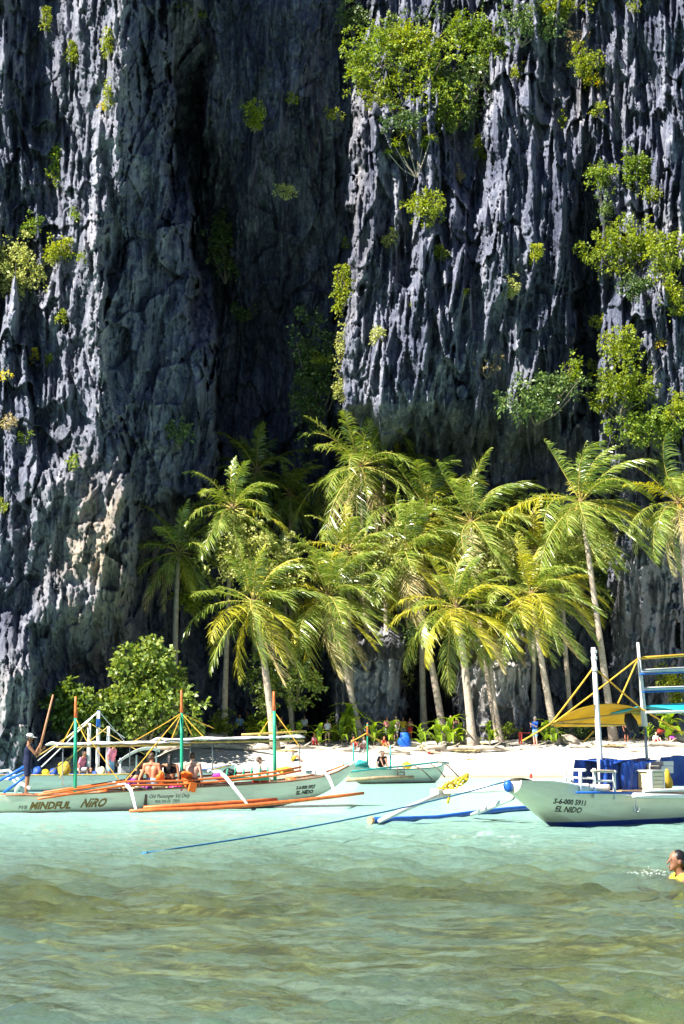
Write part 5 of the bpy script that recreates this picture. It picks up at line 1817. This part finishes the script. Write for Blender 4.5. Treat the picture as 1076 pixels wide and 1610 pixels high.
def remesh(mb, vox, name, mat, parent=None, loc=None, smooth_it=3):
    """fuses overlapping shapes into one continuous surface"""
    me = bpy.data.meshes.new("tmp")
    me.from_pydata(mb.v, [], mb.f)
    o = bpy.data.objects.new("tmp", me)
    COL.objects.link(o)
    m = o.modifiers.new("r", 'REMESH')
    m.mode = 'VOXEL'
    m.voxel_size = vox
    s = o.modifiers.new("s", 'SMOOTH')
    s.factor = .5
    s.iterations = smooth_it
    bpy.context.view_layer.update()
    me2 = bpy.data.meshes.new_from_object(o.evaluated_get(bpy.context.evaluated_depsgraph_get()))
    bpy.data.objects.remove(o)
    bpy.data.meshes.remove(me)
    me2.name = name
    me2.materials.clear()
    me2.materials.append(mat)
    me2.polygons.foreach_set("use_smooth", [True] * len(me2.polygons))
    return link(name, me2, parent, loc)


def person(label, pos, face, H=1.7, pose='stand', skin='tan', hair='black', hairlen=0, top=None, topcol='white', bottom='shorts', botcol='navy', hat=None, vox=.022, group="people on the beach",
           lean=0.0, turn=0.0, arms=None, legs=None, tilt=(0, 0), fingers=False, features=False, twist=0.0):
    """pos: where the figure is carried (feet, or seat when sitting); it looks along -y before turning by face"""
    S = H / 1.7
    sit = pose in ('sit', 'sitground', 'lie')
    pz = {'stand': .93, 'sit': .10, 'sitground': .10, 'lie': .12, 'swim': .0}[pose]
    T = Matrix.Rotation(lean, 3, 'X') @ Matrix.Rotation(twist, 3, 'Z')     # torso leans forward (towards -y) for positive lean

    def tor(p):
        return T @ Vector((p[0], p[1], p[2] - .93)) + Vector((0, 0, pz))
    legs_d = {
        'stand': {1: [(.09, 0, .90), (.105, -.02, .48), (.11, .02, .08), (.12, -.15, .03)], -1: [(-.09, 0, .90), (-.105, -.01, .48), (-.11, .02, .08), (-.13, -.15, .03)]},
        'sit': {s: [(s * .09, 0, pz), (s * .12, -.42, pz + .03), (s * .11, -.46, pz - .38), (s * .12, -.60, pz - .43)] for s in (1, -1)},
        'sitground': {s: [(s * .09, 0, pz), (s * .14, -.36, pz + .34), (s * .11, -.62, pz), (s * .12, -.78, .03)] for s in (1, -1)},
        'lie': {s: [(s * .09, 0, pz), (s * .10, -.44, pz + .03), (s * .09, -.86, pz - .03), (s * .10, -.93, pz + .10)] for s in (1, -1)},
        'swim': {s: [(s * .09, 0, pz), (s * .12, .30, pz - .25), (s * .11, .70, pz - .30), (s * .12, .85, pz - .34)] for s in (1, -1)},
    }[pose]
    if legs:
        legs_d.update(legs)
    arms_d = {s: [(s * .185, .01, 1.40), (s * .25, .03, 1.12), (s * .25, -.08, .88)] for s in (1, -1)}
    armw = {}
    for s in (1, -1):
        armw[s] = [tor(p) for p in arms_d[s]]
    if arms:
        for s, v in arms.items():
            armw[s] = [tor(arms_d[s][0])] + [Vector(p) for p in v]
    mb = MB()
    c = lambda a, b, ra, rb=None: capsule(mb, a, b, ra, rb)
    pel = tor((0, 0, .93))
    c(tor((-.065, .01, .93)), tor((.065, .01, .93)), .105)
    for s in (1, -1):
        c(tor((s * .045, 0, .95)), tor((s * .045, -.005, 1.12)), .105, .095)
        c(tor((s * .05, 0, 1.12)), tor((s * .075, .0, 1.28)), .095, .108)
        c(tor((0, .01, 1.42)), tor((s * .16, .01, 1.395)), .055, .058)
        a = armw[s]
        c(a[0], a[1], .053, .040)
        c(a[1], a[2], .040, .028)
        l = [Vector(p) for p in legs_d[s]]
        c(l[0], l[1], .088, .056)
        c(l[1], lerp(l[1], l[2], .35), .054, .055)
        c(lerp(l[1], l[2], .35), l[2], .055, .036)
        c(l[2], lerp(l[2], l[3], .2), .036, .038)
        c(lerp(l[2], l[3], .2), l[3], .038, .032)
        # hand: palm, four fingers of different lengths, thumb from the side of the palm
        fd = (a[2] - a[1]).normalized()
        sd = fd.cross(Vector((1, 0.2, 0.1))).normalized()
        up = sd.cross(fd)
        pe = a[2] + fd * .085
        c(a[2], pe, .030, .036)
        for q, (off, ln) in enumerate(((-.030, .062), (-.010, .074), (.010, .070), (.028, .054))):
            k0 = pe + sd * off
            k1 = k0 + fd * ln * .55 + up * .012
            k2 = k1 + fd * ln * .35 + up * .035
            c(k0, k1, .0105, .0095)
            c(k1, k2, .0095, .0075)
        k0 = a[2] + fd * .03 - sd * .03
        c(k0, k0 - sd * .035 + fd * .03 + up * .01, .013, .011)
        c(k0 - sd * .035 + fd * .03 + up * .01, k0 - sd * .045 + fd * .06 + up * .025, .011, .009)
    nk = tor((0, .01, 1.43))
    hd0 = tor((0, -.012, 1.60))
    HR = Matrix.Rotation(turn, 3, 'Z') @ Matrix.Rotation(tilt[0], 3, 'X') @ Matrix.Rotation(tilt[1], 3, 'Y')
    if pose != 'swim':
        HR = HR @ Matrix.Rotation(lean * .5, 3, 'X')
    hd = lambda p: hd0 + HR @ Vector(p)
    c(nk, hd((0, .015, -.06)), .052, .050)
    mb.blob(hd((0, .012, .025)), (.076, .094, .098), 0, 0, 12, HR)
    c(hd((0, -.02, -.04)), hd((0, -.055, -.085)), .058, .030)
    c(hd((0, -.085, .015)), hd((0, -.108, -.022)), .010, .015)          # nose
    for s in (1, -1):
        mb.blob(hd((s * .078, .018, -.005)), (.012, .022, .032), 0, 0, 6, HR)
    g = thing("person", label, "person", pos, face, group)
    g.scale = (S, S, S)
    remesh(mb, vox, "body", SK[skin], g)
    cl = lambda: MB()
    if bottom:
        m = cl()
        capsule(m, tor((-.065, .01, .93)), tor((.065, .01, .93)), .118)
        capsule(m, tor((-.06, .0, .99)), tor((.06, .0, .99)), .112)
        f = {'shorts': .72, 'briefs': .10, 'trousers': .98}[bottom]
        for s in (1, -1):
            l = [Vector(p) for p in legs_d[s]]
            capsule(m, l[0], lerp(l[0], l[1], f), .103, .103 - .022 * f)
            if bottom == 'trousers':
                capsule(m, l[1], lerp(l[1], l[2], .9), .075, .055)
        remesh(m, max(vox, .016), bottom, CL[botcol], g)
    if top:
        m = cl()
        z0 = 1.00 if top in ('shirt', 'tank', 'vest') else 1.22
        for s in (1, -1):
            e = .016 if top != 'vest' else .032
            if z0 < 1.2:
                capsule(m, tor((s * .048, 0, z0)), tor((s * .05, 0, 1.14)), .106 + e, .098 + e)
            capsule(m, tor((s * .05, 0, max(z0, 1.14))), tor((s * .075, 0, 1.28)), .098 + e, .106 + e)
            if top != 'band':
                capsule(m, tor((s * .04, .01, 1.39)), tor((s * .14, .01, 1.385)), .058 + e * .7)
            if top == 'shirt':
                a = armw[s]
                capsule(m, a[0], lerp(a[0], a[1], .7), .066, .060)
        remesh(m, max(vox, .016), {'band': "bikini_top", 'vest': "life_vest"}.get(top, top), CL[topcol], g)
    if hair:
        m = cl()
        m.blob(hd((0, .030, .042)), (.086, .090, .092), 3, .02, 12, HR)
        capsule(m, hd((-.05, .06, -.01)), hd((.05, .06, -.01)), .045)
        if hairlen:
            capsule(m, hd((0, .085, .02)), hd((0, .12, -hairlen * .5)), .07, .075)
            capsule(m, hd((0, .12, -hairlen * .5)), hd((0, .13, -hairlen)), .075, .045)
        remesh(m, max(vox, .012), "hair", HAIR[hair], g)
    if hat:
        m = cl()
        m.blob(hd((0, .012, .075)), (.092, .108, .070), 0, 0, 12, HR)
        m.box(hd((0, -.13, .055)), (.13, .13, .016), HR)
        m.build("cap", CL[hat], g, True)
    if features:
        for s in (1, -1):
            MB().blob(hd((s * .030, -.077, .022)), (.009, .008, .006), 0, 0, 8, HR).build("eye", simple("eye", (.05, .035, .03), .2, .1, 30.0), g, True)
        MB().tube([hd((-.022, -.094, -.058)), hd((0, -.100, -.056)), hd((.022, -.094, -.058))], .007, 5).build("mouth", simple("lips", (.30, .09, .07), .4, .1, 30.0), g, True)
    return g


PI = math.pi
# boatman with a pole on the left bow
pm = FA.pt(44, 1250, .02)
pmw = FA.wld((pm.x, .02, hA.at(pm.x)[2] + .16 * 0))
pmw.z = hA.at(pm.x)[3] + .005
person("boatman in sleeveless shirt and white cap standing on the boat's left end", pmw, PI / 2 + .15, 1.58, 'stand', 'brown', 'black', 0, 'tank', 'navy', 'shorts', 'navy', 'white', .012, None,
       lean=.06, arms={1: [(.17, -.26, 1.12), (.02, -.40, 1.30)], -1: [(-.20, -.22, 1.16), (-.02, -.33, 1.42)]}, features=True, tilt=(.15, 0))
h1 = pmw + Vector((.42, -.02, 1.22))
p0, p1 = at(58, 1205, h1.y), at(84, 1092, h1.y)
pl = MB().tube([at(61, 1185, h1.y) - Vector((.0, 0, 0)), lerp(at(61, 1185, h1.y), p1, .5), p1], [.032, .030, .024], 8).build("boat_pole", simple("reddish bamboo", (.42, .19, .10), .6, .25, 4.0), None, True)
tag(pl, "long reddish bamboo pole held up by the boatman", "pole")


def pax(label, px, hip, **kw):
    x, Y = FA.on(px, .05)
    w = FA.wld((x, kw.pop('y', .0), 0.62))
    kw.setdefault('vox', .014)
    kw.setdefault('group', "passengers on the orange trimmed boat")
    return person(label, w, kw.pop('face', PI), kw.pop('H', 1.66), 'sit', **kw)


pax("bare-backed man sitting just left of the long-haired woman", 238, 1228, skin='red', hair='brown', bottom='shorts', botcol='lightblue', H=1.72)
pax("woman with long black hair and dark top sitting in the middle of the boat", 267, 1228, skin='tan', hair='black', hairlen=.30, top='band', topcol='black', bottom='briefs', botcol='black', arms={1: [(.30, .02, .52), (.33, -.22, .40)]})
pax("broad fair-skinned man with cropped hair sitting right of the long-haired woman", 302, 1228, skin='fair', hair='brown', bottom='shorts', botcol='black', H=1.74)
pax("passenger bent forward at the left of the seated row", 206, 1228, skin='tan', hair='brown', hairlen=.16, top='band', topcol='black', bottom='shorts', botcol='purple', lean=.75, H=1.55, face=PI * .8)
x_ = FA.on(406, 0)[0]
person("passenger in red with a dark cap sitting near the third mast of the boat", FA.wld((x_, .1, .66)), PI * .6, 1.45, 'sit', 'fair', 'brown', 0, 'tank', 'white', 'shorts', 'red', None, .016, "passengers on the orange trimmed boat", lean=.15)
x_ = FB.on(173, 0)[0]
person("boatman in pink shirt standing on the white and blue boat behind", FB.wld((x_, -.2, .25)), PI * .35, 1.66, 'stand', 'tan', 'black', 0, 'shirt', 'pink', 'shorts', 'lightblue', None, .018, None, lean=.2)
x_ = FB.on(128, 0)[0]
person("person in pink sitting on the white and blue boat, behind the first green mast", FB.wld((x_, .0, .75)), PI * .4, 1.6, 'sit', 'tan', 'black', 0, 'shirt', 'pink', 'shorts', 'grey', None, .02, None, lean=.2)
x_ = FC.on(595, 0)[0]
person("dark-haired person crouched on the small pale boat", FC.wld((x_, -.2, .80)), PI * .1, 1.6, 'sitground', 'brown', 'black', .14, 'shirt', 'black', 'shorts', 'black', None, .022, None, lean=.5)

# things lying in the left boat
lj = thing("life_jacket", "orange life jacket hung over the rail right of the long-haired woman", "life jacket", FA.wld(FA.pt(292, 1224, -.5)), FA.rz)
rows = []
for v in np.linspace(0, 1, 10):
    row = []
    for u in np.linspace(0, 1, 10):
        x = -.20 + .32 * u + .16 * v
        row.append((x, -.10 + .30 * math.sin(v * PI * .8) - .22 + .05 * math.sin(7 * u + 3 * v), .16 - .40 * v + .03 * math.sin(5 * u) + .16 * math.sin(v * PI)))
    rows.append(row)
MB().sheet(rows, .05).build("panel", M_JACKET, lj, True)
MB().box((.10, -.25, -.22), (.2, .1, .26), Matrix.Rotation(.25, 3, 'Y')).build("flap", M_JACKET, lj)
lj2 = MB().blob((0, 0, 0), (.12, .10, .15), 12, .2, 12).build("life_jacket", M_JACKET, None, True, FA.wld(FA.pt(254, 1222, -.35)))
tag(lj2, "orange life jacket stuffed between the two left seated passengers", "life jacket")
for px, y_, col, lab, nm in ((346, 1220, M_PURPLE, "purple bag on the boat right of the seated passengers", "bag"), (232, 1240, M_PURPLE, "small purple cloth hanging under the orange rail", "cloth"), (278, 1240, simple("magenta cloth", (.6, .02, .22), .8, .1, 6.0), "magenta cloth under the rail below the long-haired woman", "cloth")):
    o = MB().blob((0, 0, 0), (.18, .12, .10), px, .15, 10).build(nm, col, None, True, FA.wld(FA.pt(px, y_, -.52)))
    tag(o, lab, nm)
bk = thing("net_basket", "green mesh basket with dark bags in the right half of the front boat", "basket", FA.wld(FA.pt(384, 1222, -.2)), FA.rz)
for k in range(6):
    MB().tube([(-.62 + .25 * k, -.15, -.02), (-.55 + .25 * k, -.1, .22 + .05 * (k % 2)), (-.45 + .25 * k, .1, .02)], .022, 5).build("loop", M_GREEN, bk)
MB().box((0, 0, -.04), (1.35, .45, .10)).build("tray", M_GREEN, bk)
o = MB().blob((0, 0, 0), (.22, .18, .14), 21, .15, 10).build("bag", M_BLACK, None, True, FA.wld(FA.pt(362, 1217, -.1)))
tag(o, "black bag beside the green mesh basket", "bag")
o = MB().blob((0, 0, 0), (.24, .18, .10), 22, .2, 10).build("bag", M_GOLDBAG, None, True, FA.wld(FA.pt(448, 1212, .1)))
tag(o, "yellow bag at the foot of the third mast", "bag")

# ------------------------------------------------------------------ people on the sand
def beach(label, px, feet, h_px, Y=None, **kw):
    Y = Y or 106.0
    w = at(px, feet, Y)
    z = float(ground_z(w.x, Y))
    kw.setdefault('vox', .03)
    H = min(1.95, max(1.45, h_px * mpp(Y)))
    return person(label, (w.x, Y, z - .01), kw.pop('face', 0.3), H, kw.pop('pose', 'stand'), **kw)


beach("man in blue T-shirt and light shorts standing by the red table, looking at his hands", 842, 1163, 45, 104.8, skin='fair', hair='grey', top='shirt', topcol='blue', bottom='shorts', botcol='lightblue', face=-.9, arms={1: [(.22, -.10, 1.12), (.10, -.30, 1.25)], -1: [(-.22, -.12, 1.12), (-.06, -.32, 1.28)]}, tilt=(.3, 0), vox=.025)
beach("woman in white top and black bikini bottom standing with her back turned", 515, 1163, 38, 105.6, skin='fair', hair='brown', top='tank', topcol='white', bottom='briefs', botcol='black', face=PI)
beach("woman in pink with a red hat sitting at the plants left of the white-topped woman", 495, 1163, 32, 105.2, pose='sitground', skin='fair', hair='brown', hat='red', top='tank', topcol='pink', bottom='shorts', botcol='red')
beach("man in a white shirt standing behind the plants left of the red-hatted woman", 479, 1158, 40, 107.5, skin='tan', hair='brown', top='shirt', topcol='white', face=2.5)
beach("bare-chested man in dark shorts beside the first palm's trunk", 442, 1158, 38, 107, skin='red', hair='black', bottom='shorts', botcol='black', face=1.0)
beach("grey-shirted man standing in the shade right of the round shrub", 377, 1158, 40, 108, skin='tan', hair='black', top='shirt', topcol='lightblue', bottom='shorts', botcol='navy', face=.2)
beach("dark-clad man right beside the grey-shirted one in the shade", 389, 1158, 44, 109, skin='brown', hair='black', top='shirt', topcol='black', bottom='shorts', botcol='black')
beach("woman in red swimsuit sitting under the second palm's plants", 604, 1165, 30, 104.6, pose='sitground', skin='red', hair='brown', top='tank', topcol='red', bottom='briefs', botcol='red', face=.6)
beach("pink-skinned sunbather sitting left of the red swimsuit", 572, 1165, 28, 104.4, pose='sitground', skin='fair', hair='fair', top='band', topcol='white', bottom='briefs', botcol='pink', face=-.8)
beach("sunbather sitting at the foot of the second palm", 556, 1165, 28, 104.6, pose='sitground', skin='red', hair='brown', bottom='shorts', botcol='red', face=.9)
beach("woman with brown hair standing behind the blue bag", 609, 1158, 38, 107.5, skin='tan', hair='brown', hairlen=.2, top='tank', topcol='pink', bottom='shorts', botcol='white', face=.4)
beach("man with bare shoulders standing right of the brown-haired woman", 623, 1158, 40, 107.3, skin='fair', hair='brown', bottom='shorts', botcol='grey', face=-.5)
beach("tanned man in shade behind the blue bag", 645, 1158, 36, 108, skin='brown', hair='black', bottom='shorts', botcol='red', face=-.6)
beach("man in a yellow shirt half hidden left of the blue bag", 634, 1158, 36, 108.6, skin='tan', hair='black', top='shirt', topcol='yellow', bottom='shorts', botcol='grey')
beach("bare-chested man standing before the dark cave entrance", 709, 1152, 40, 107.6, skin='fair', hair='brown', bottom='shorts', botcol='black', face=.3, arms={1: [(.24, -.08, 1.12), (.06, -.26, 1.18)]})
beach("woman in black standing beside the man at the cave entrance", 718, 1154, 36, 107.4, skin='tan', hair='black', hairlen=.18, top='tank', topcol='black', bottom='briefs', botcol='black', face=-.4)
beach("sunbather lying on the open sand before the central palms", 676, 1174, 30, 103.2, pose='lie', skin='fair', hair='fair', hairlen=.12, bottom='briefs', botcol='red', lean=-.9, face=1.4)
beach("tanned man standing behind the hanging wetsuits", 985, 1160, 38, 105.5, skin='red', hair='black', bottom='shorts', botcol='black', face=.4)
beach("person in white sitting at the plants right of the wetsuits", 1032, 1166, 30, 105, pose='sitground', skin='fair', hair='brown', top='shirt', topcol='white', bottom='shorts', botcol='red', face=.3)
beach("person in purple sitting near the right edge of the beach", 1058, 1166, 30, 105, pose='sitground', skin='tan', hair='black', top='shirt', topcol='purple', bottom='shorts', botcol='black', face=-.3)
beach("person in white bending over the sand seen behind the third mast", 460, 1196, 26, 101.0, pose='sitground', skin='tan', hair='fair', top='shirt', topcol='white', bottom='shorts', botcol='yellow', face=1.2)

# table and bag on the sand
w = at(829, 1160, 105.6)
tb = thing("beach_table", "red wooden table standing left of the man in blue", "table", (w.x, 105.6, float(ground_z(w.x, 105.6)) - .02), .15)
for k in range(4):
    MB().box((0, -.30 + .2 * k, .74), (1.05, .18, .04)).build("plank", M_RED, tb)
for sx in (-1, 1):
    for sy in (-1, 1):
        MB().box((sx * .45, sy * .28, .36), (.07, .07, .72)).build("leg", M_RED, tb)
w = at(637, 1160, 104.9)
o = MB()
o.blob((0, 0, .42), (.42, .28, .46), 5, .08, 12)
o.box((0, .2, .75), (.6, .06, .5))
o = o.build("beach_bag", simple("bright blue nylon", (.01, .12, .62), .5, .15, 4.0), None, True, (w.x, 104.9, float(ground_z(w.x, 104.9)) - .05))
tag(o, "bright blue bag standing among the sunbathers", "bag")

# ------------------------------------------------------------------ young palms and other leafy plants along the beach
LM = []
for k in range(4):
    V_ = RL_V.copy()
    V_[:, 1] *= (1.5, 2.0, 1.2, 1.7)[k]
    V_[:, 2] = V_[:, 2] * (1.2, .9, 1.5, 1.0)[k] + (.25, .1, .4, .15)[k] * V_[:, 0]
    LM.append(mesh_np("leaf", V_, RL_F, [LEAF['sprout']]))


def sprout(label, px, h_px, Y, seed, n=10, spread=1.0, kind=None, w_px=None):
    r_ = random.Random(seed)
    x = at(px, 1160, Y).x
    z = float(ground_z(x, Y))
    t = thing("beach_plant", label, "plant", (x, Y, z), 0, "leafy plants along the back of the beach")
    Hm = h_px * mpp(Y)
    MB().tube([(0, 0, -.1), (.03, 0, Hm * .28), (0, .02, Hm * .42)], [.06, .05, .03], 6).build("stem", BARK, t)
    for i in range(n):
        o = link("leaf", LM[(i + seed) % 4], t, (0, 0, Hm * (.12 + .30 * i / n)))
        s = Hm * r_.uniform(.70, 1.0)
        o.scale = (s * spread, s * 1.1, s)
        o.rotation_euler = (0, -math.radians(15 + 58 * i / n + r_.uniform(-8, 8)), 2.4 * i + r_.uniform(-.3, .3))
    return t


sp = sprout
sp("leafy plant right of the round shrub by the first palm's trunk", 470, 42, 105.4, 1, 12)
sp("broad leafy plant before the white-shirted man", 452, 36, 105.0, 2, 11)
sp("leafy plant between the red-hatted and the white-topped women", 503, 38, 104.6, 3, 11)
sp("taller young palm at the foot of the second palm", 548, 74, 106.0, 4, 14, .8)
sp("leafy plant left of the young palm at the second trunk", 538, 44, 105.2, 5, 11)
sp("leafy plant right of the second palm's foot", 588, 42, 105.2, 6, 12)
sp("leafy plant before the brown-haired woman", 616, 46, 105.4, 7, 12)
sp("leafy plant right of the blue bag", 662, 36, 105.0, 8, 11, 1.2)
sp("leafy plant at the left edge of the cave entrance", 688, 40, 105.0, 9, 12, 1.2)
sp("largest leafy plant before the couple at the cave", 706, 48, 104.8, 10, 14, 1.2)
sp("leafy plant right of the couple at the cave", 722, 40, 105.2, 11, 11)
sp("single leafy plant between the pale palm trunk and the rock column", 770, 46, 105.0, 12, 11)
sp("leafy plant right of the man in blue", 858, 44, 105.0, 13, 12)
sp("leafy plant under the front tip of the yellow awning", 872, 36, 104.6, 14, 10)
sp("bright leafy plant behind the yellow stay right of the wetsuits", 1050, 56, 105.2, 15, 13)
sp("leafy plant between wetsuits and the right edge", 1020, 40, 106.0, 16, 10)
sp("leafy plant left of the first palm's foot", 416, 44, 105.6, 17, 11)
G4 = "low shrubs along the back of the beach"
B("round bright shrub at the back of the beach left of the first palm", 350, 1140, 48, 48, 'yellow', leaf=.22, name="beach_shrub", group=G4, Y=106.0)
B("round bright shrub touching the first palm's trunk", 412, 1138, 44, 44, 'yellow', leaf=.22, name="beach_shrub", group=G4, Y=106.2)
B("low shrub in the shade at the cave mouth", 530, 1148, 30, 30, 'green', leaf=.2, name="beach_shrub", group=G4, Y=108)
B("small shrub beside the red table", 800, 1150, 26, 22, 'green', leaf=.2, name="beach_shrub", group=G4, Y=107)
B("dark low shrub under the big bushy tree", 190, 1160, 80, 40, 'dark', leaf=.22, name="beach_shrub", group=G4, Y=102.8)
B("green shrub on the rock behind the right boat's roof rails", 1052, 1066, 54, 44, 'yellow', leaf=.22, name="cliff_shrub", group=G4, Y=111.5)
B("bright small shrub under the green one behind the roof rails", 1064, 1096, 30, 16, 'yellow', leaf=.2, name="cliff_shrub", group=G4, Y=111.2)
B("shaded shrub at the foot of the cliff behind the yellow awning", 915, 1148, 60, 34, 'dark', leaf=.2, name="beach_shrub", group=G4, Y=108)

# ------------------------------------------------------------------ driftwood, roots and stones
def log(label, px, py, len_px, r, Y, seed, tilt=0.0):
    rr = random.Random(seed)
    c = at(px, py, Y)
    z = float(ground_z(c.x, Y))
    L2 = len_px * mpp(Y) / 2
    pts, rs_ = [], []
    for i in range(9):
        t = i / 8 * 2 - 1
        pts.append((t * L2, .25 * math.sin(t * 2.2 + seed), r * .55 + .10 * math.sin(3.1 * t + seed * 1.7) + tilt * t))
        rs_.append(r * (1 - .35 * abs(t)) * rr.uniform(.8, 1.15))
    o = MB().tube(pts, rs_, 9)
    for k in range(2):
        b = Vector(pts[2 + 3 * k])
        o.tube([b, b + Vector((.25, -.2, .18)), b + Vector((.5, -.3, .35))], [r * .45, r * .3, r * .12], 6)
    o = o.build("driftwood_log", M_DRIFT, None, True, (c.x, Y, z))
    o.rotation_euler = (0, 0, rr.uniform(-.2, .2))
    return tag(o, label, "driftwood", "driftwood along the top of the sand")


log("long driftwood log on the sand behind the white awnings", 330, 1182, 190, .20, 102.8, 1)
log("driftwood log below the white-topped woman", 505, 1170, 110, .18, 103.6, 2)
log("driftwood trunk right of the second palm's foot", 640, 1166, 120, .20, 104.0, 3)
log("thin driftwood branch left of the lying sunbather", 610, 1174, 70, .12, 103.2, 4)
log("driftwood log between the lying sunbather and the pale palm", 735, 1168, 100, .17, 103.8, 5)
log("driftwood log at the feet of the man in blue", 800, 1168, 110, .18, 103.6, 6)
log("driftwood piece under the yellow awning", 940, 1168, 90, .17, 103.8, 7)
log("driftwood log near the right edge of the beach", 1040, 1168, 90, .2, 103.8, 8)
log("driftwood branch left of the first palm", 385, 1172, 80, .15, 103.4, 9)


def rock(label, px, py, w, h, Y, seed):
    c = at(px, py, Y)
    z = float(ground_z(c.x, Y))
    rx, rz = w * mpp(Y) / 2, h * mpp(Y)
    n = 18
    vs, fs = [], []
    for i in range(n + 1):
        th = PI * i / n
        for j in range(n):
            a = 2 * PI * j / n
            vs.append((math.sin(th) * math.cos(a), math.sin(th) * math.sin(a), math.cos(th)))
    for i in range(n):
        for j in range(n):
            fs.append((i * n + j, (i + 1) * n + j, (i + 1) * n + (j + 1) % n, i * n + (j + 1) % n))
    v = np.array(vs)
    k = 1 + .32 * fbm(v[:, 0] * 1.3 + seed * 3.1 + v[:, 2], v[:, 1] * 1.3 + v[:, 2] * 1.7 + seed, 4)
    v = v * k[:, None] * np.array([rx, rx * .7, rz * .62]) + np.array([0, 0, rz * .3])
    o = link("boulder", mesh_np("boulder", v, np.array(fs), [M_BOULDER]), None, (c.x, Y, z))
    return tag(o, label, "boulder", "boulders at the foot of the cliff")


rock("boulder at the foot of the pale palm trunk", 742, 1160, 30, 22, 105.2, 1)
rock("brown boulder left of the lone leafy plant at the column", 725, 1156, 26, 24, 106.5, 2)
rock("low boulder at the back of the beach below the round shrub", 330, 1170, 60, 18, 104.6, 3)
rock("dark boulder under the big bushy tree", 210, 1180, 70, 26, 101.4, 4)
rock("boulder where rock meets water behind the white spars", 96, 1196, 70, 44, 97.5, 5)
rock("low boulder left of the big bushy tree's foot", 160, 1190, 60, 26, 98.8, 6)
rock("small boulder right of the man in blue", 895, 1160, 30, 16, 105.2, 7)
rock("low boulder under the turquoise awning", 1064, 1158, 40, 22, 106, 8)

# fallen palm fronds on the sand
for i, (px, py, Yf, az, lab) in enumerate(((352, 1176, 103.2, .3, "dry fallen palm frond left of the first palm's foot"), (478, 1178, 102.8, 2.9, "dry fallen palm frond on the sand below the red-hatted woman"),
                                           (580, 1172, 103.4, .1, "dry fallen palm frond in front of the seated sunbathers"), (768, 1174, 103.2, 3.0, "dry fallen palm frond right of the pale palm's foot"),
                                           (890, 1170, 103.6, .4, "dry fallen palm frond left of the yellow awning"), (990, 1172, 103.4, 2.8, "dry fallen palm frond below the hanging wetsuits"))):
    c = at(px, py, Yf)
    z = float(ground_z(c.x, Yf))
    SV, SF, LV, LF = frond_arrays(az, .06, 2.3, .25, 0.0, np.random.RandomState(60 + i))
    V = np.concatenate([SV, LV])
    V[:, 2] = V[:, 2] * .25 + .10 + .35 * (V[:, 1]) * .3
    F = np.concatenate([SF, LF + len(SV)])
    tag(link("fallen_frond", mesh_np("fallen_frond", V, F, [LEAF['frond_dry']]), None, (c.x, Yf, z + .05)), lab, "palm frond", "fallen palm fronds on the sand")

# ------------------------------------------------------------------ swimmer
sw_Y = 19.6
sp_ = at(1062, 1349, sw_Y)
Hs = 1.82
sk = Hs / 1.7
base = Vector((sp_.x + .16, sw_Y + .05, sp_.z - .66 * sk - .035))
person("dark-haired swimmer in a yellow life vest at the right edge, face turned left", base, -PI / 2 + .25, Hs, 'swim', 'brown', 'black', .06, 'vest', 'yellow', 'shorts', 'navy', None, .012, None,
       lean=.20, arms={1: [(.30, -.36, .30), (.27, -.62, .375)], -1: [(-.30, -.25, .25), (-.20, -.45, .2)]}, features=True, tilt=(-.05, 0))
R = np.random.RandomState(9)
N = 240
c0 = on_z(1020, 1385, 0)
V = np.zeros((N, 4, 3))
u = R.beta(1.6, 1.4, N)
px_ = 975 + 85 * u
cx = np.array([on_z(p, 1372 + 7 * R.rand(), 0) for p in px_])
cx[:, 2] = 0.015 + .07 * np.abs(R.normal(0, .45, N)) * np.sin(np.pi * np.clip(u, .05, .95))
sz = R.uniform(.003, .013, N)
ang = R.rand(N) * 6.28
for k in range(4):
    a = ang + k * np.pi / 2
    V[:, k] = cx + np.stack([np.cos(a) * sz, np.sin(a) * sz * .7, R.normal(0, .35, N) * sz], 1)
fo = link("foam", mesh_np("foam", V.reshape(-1, 3), np.arange(N * 4).reshape(-1, 4), [simple("white foam", (.85, .88, .88), .5, .05, 5.0)]))
fo["kind"] = "stuff"
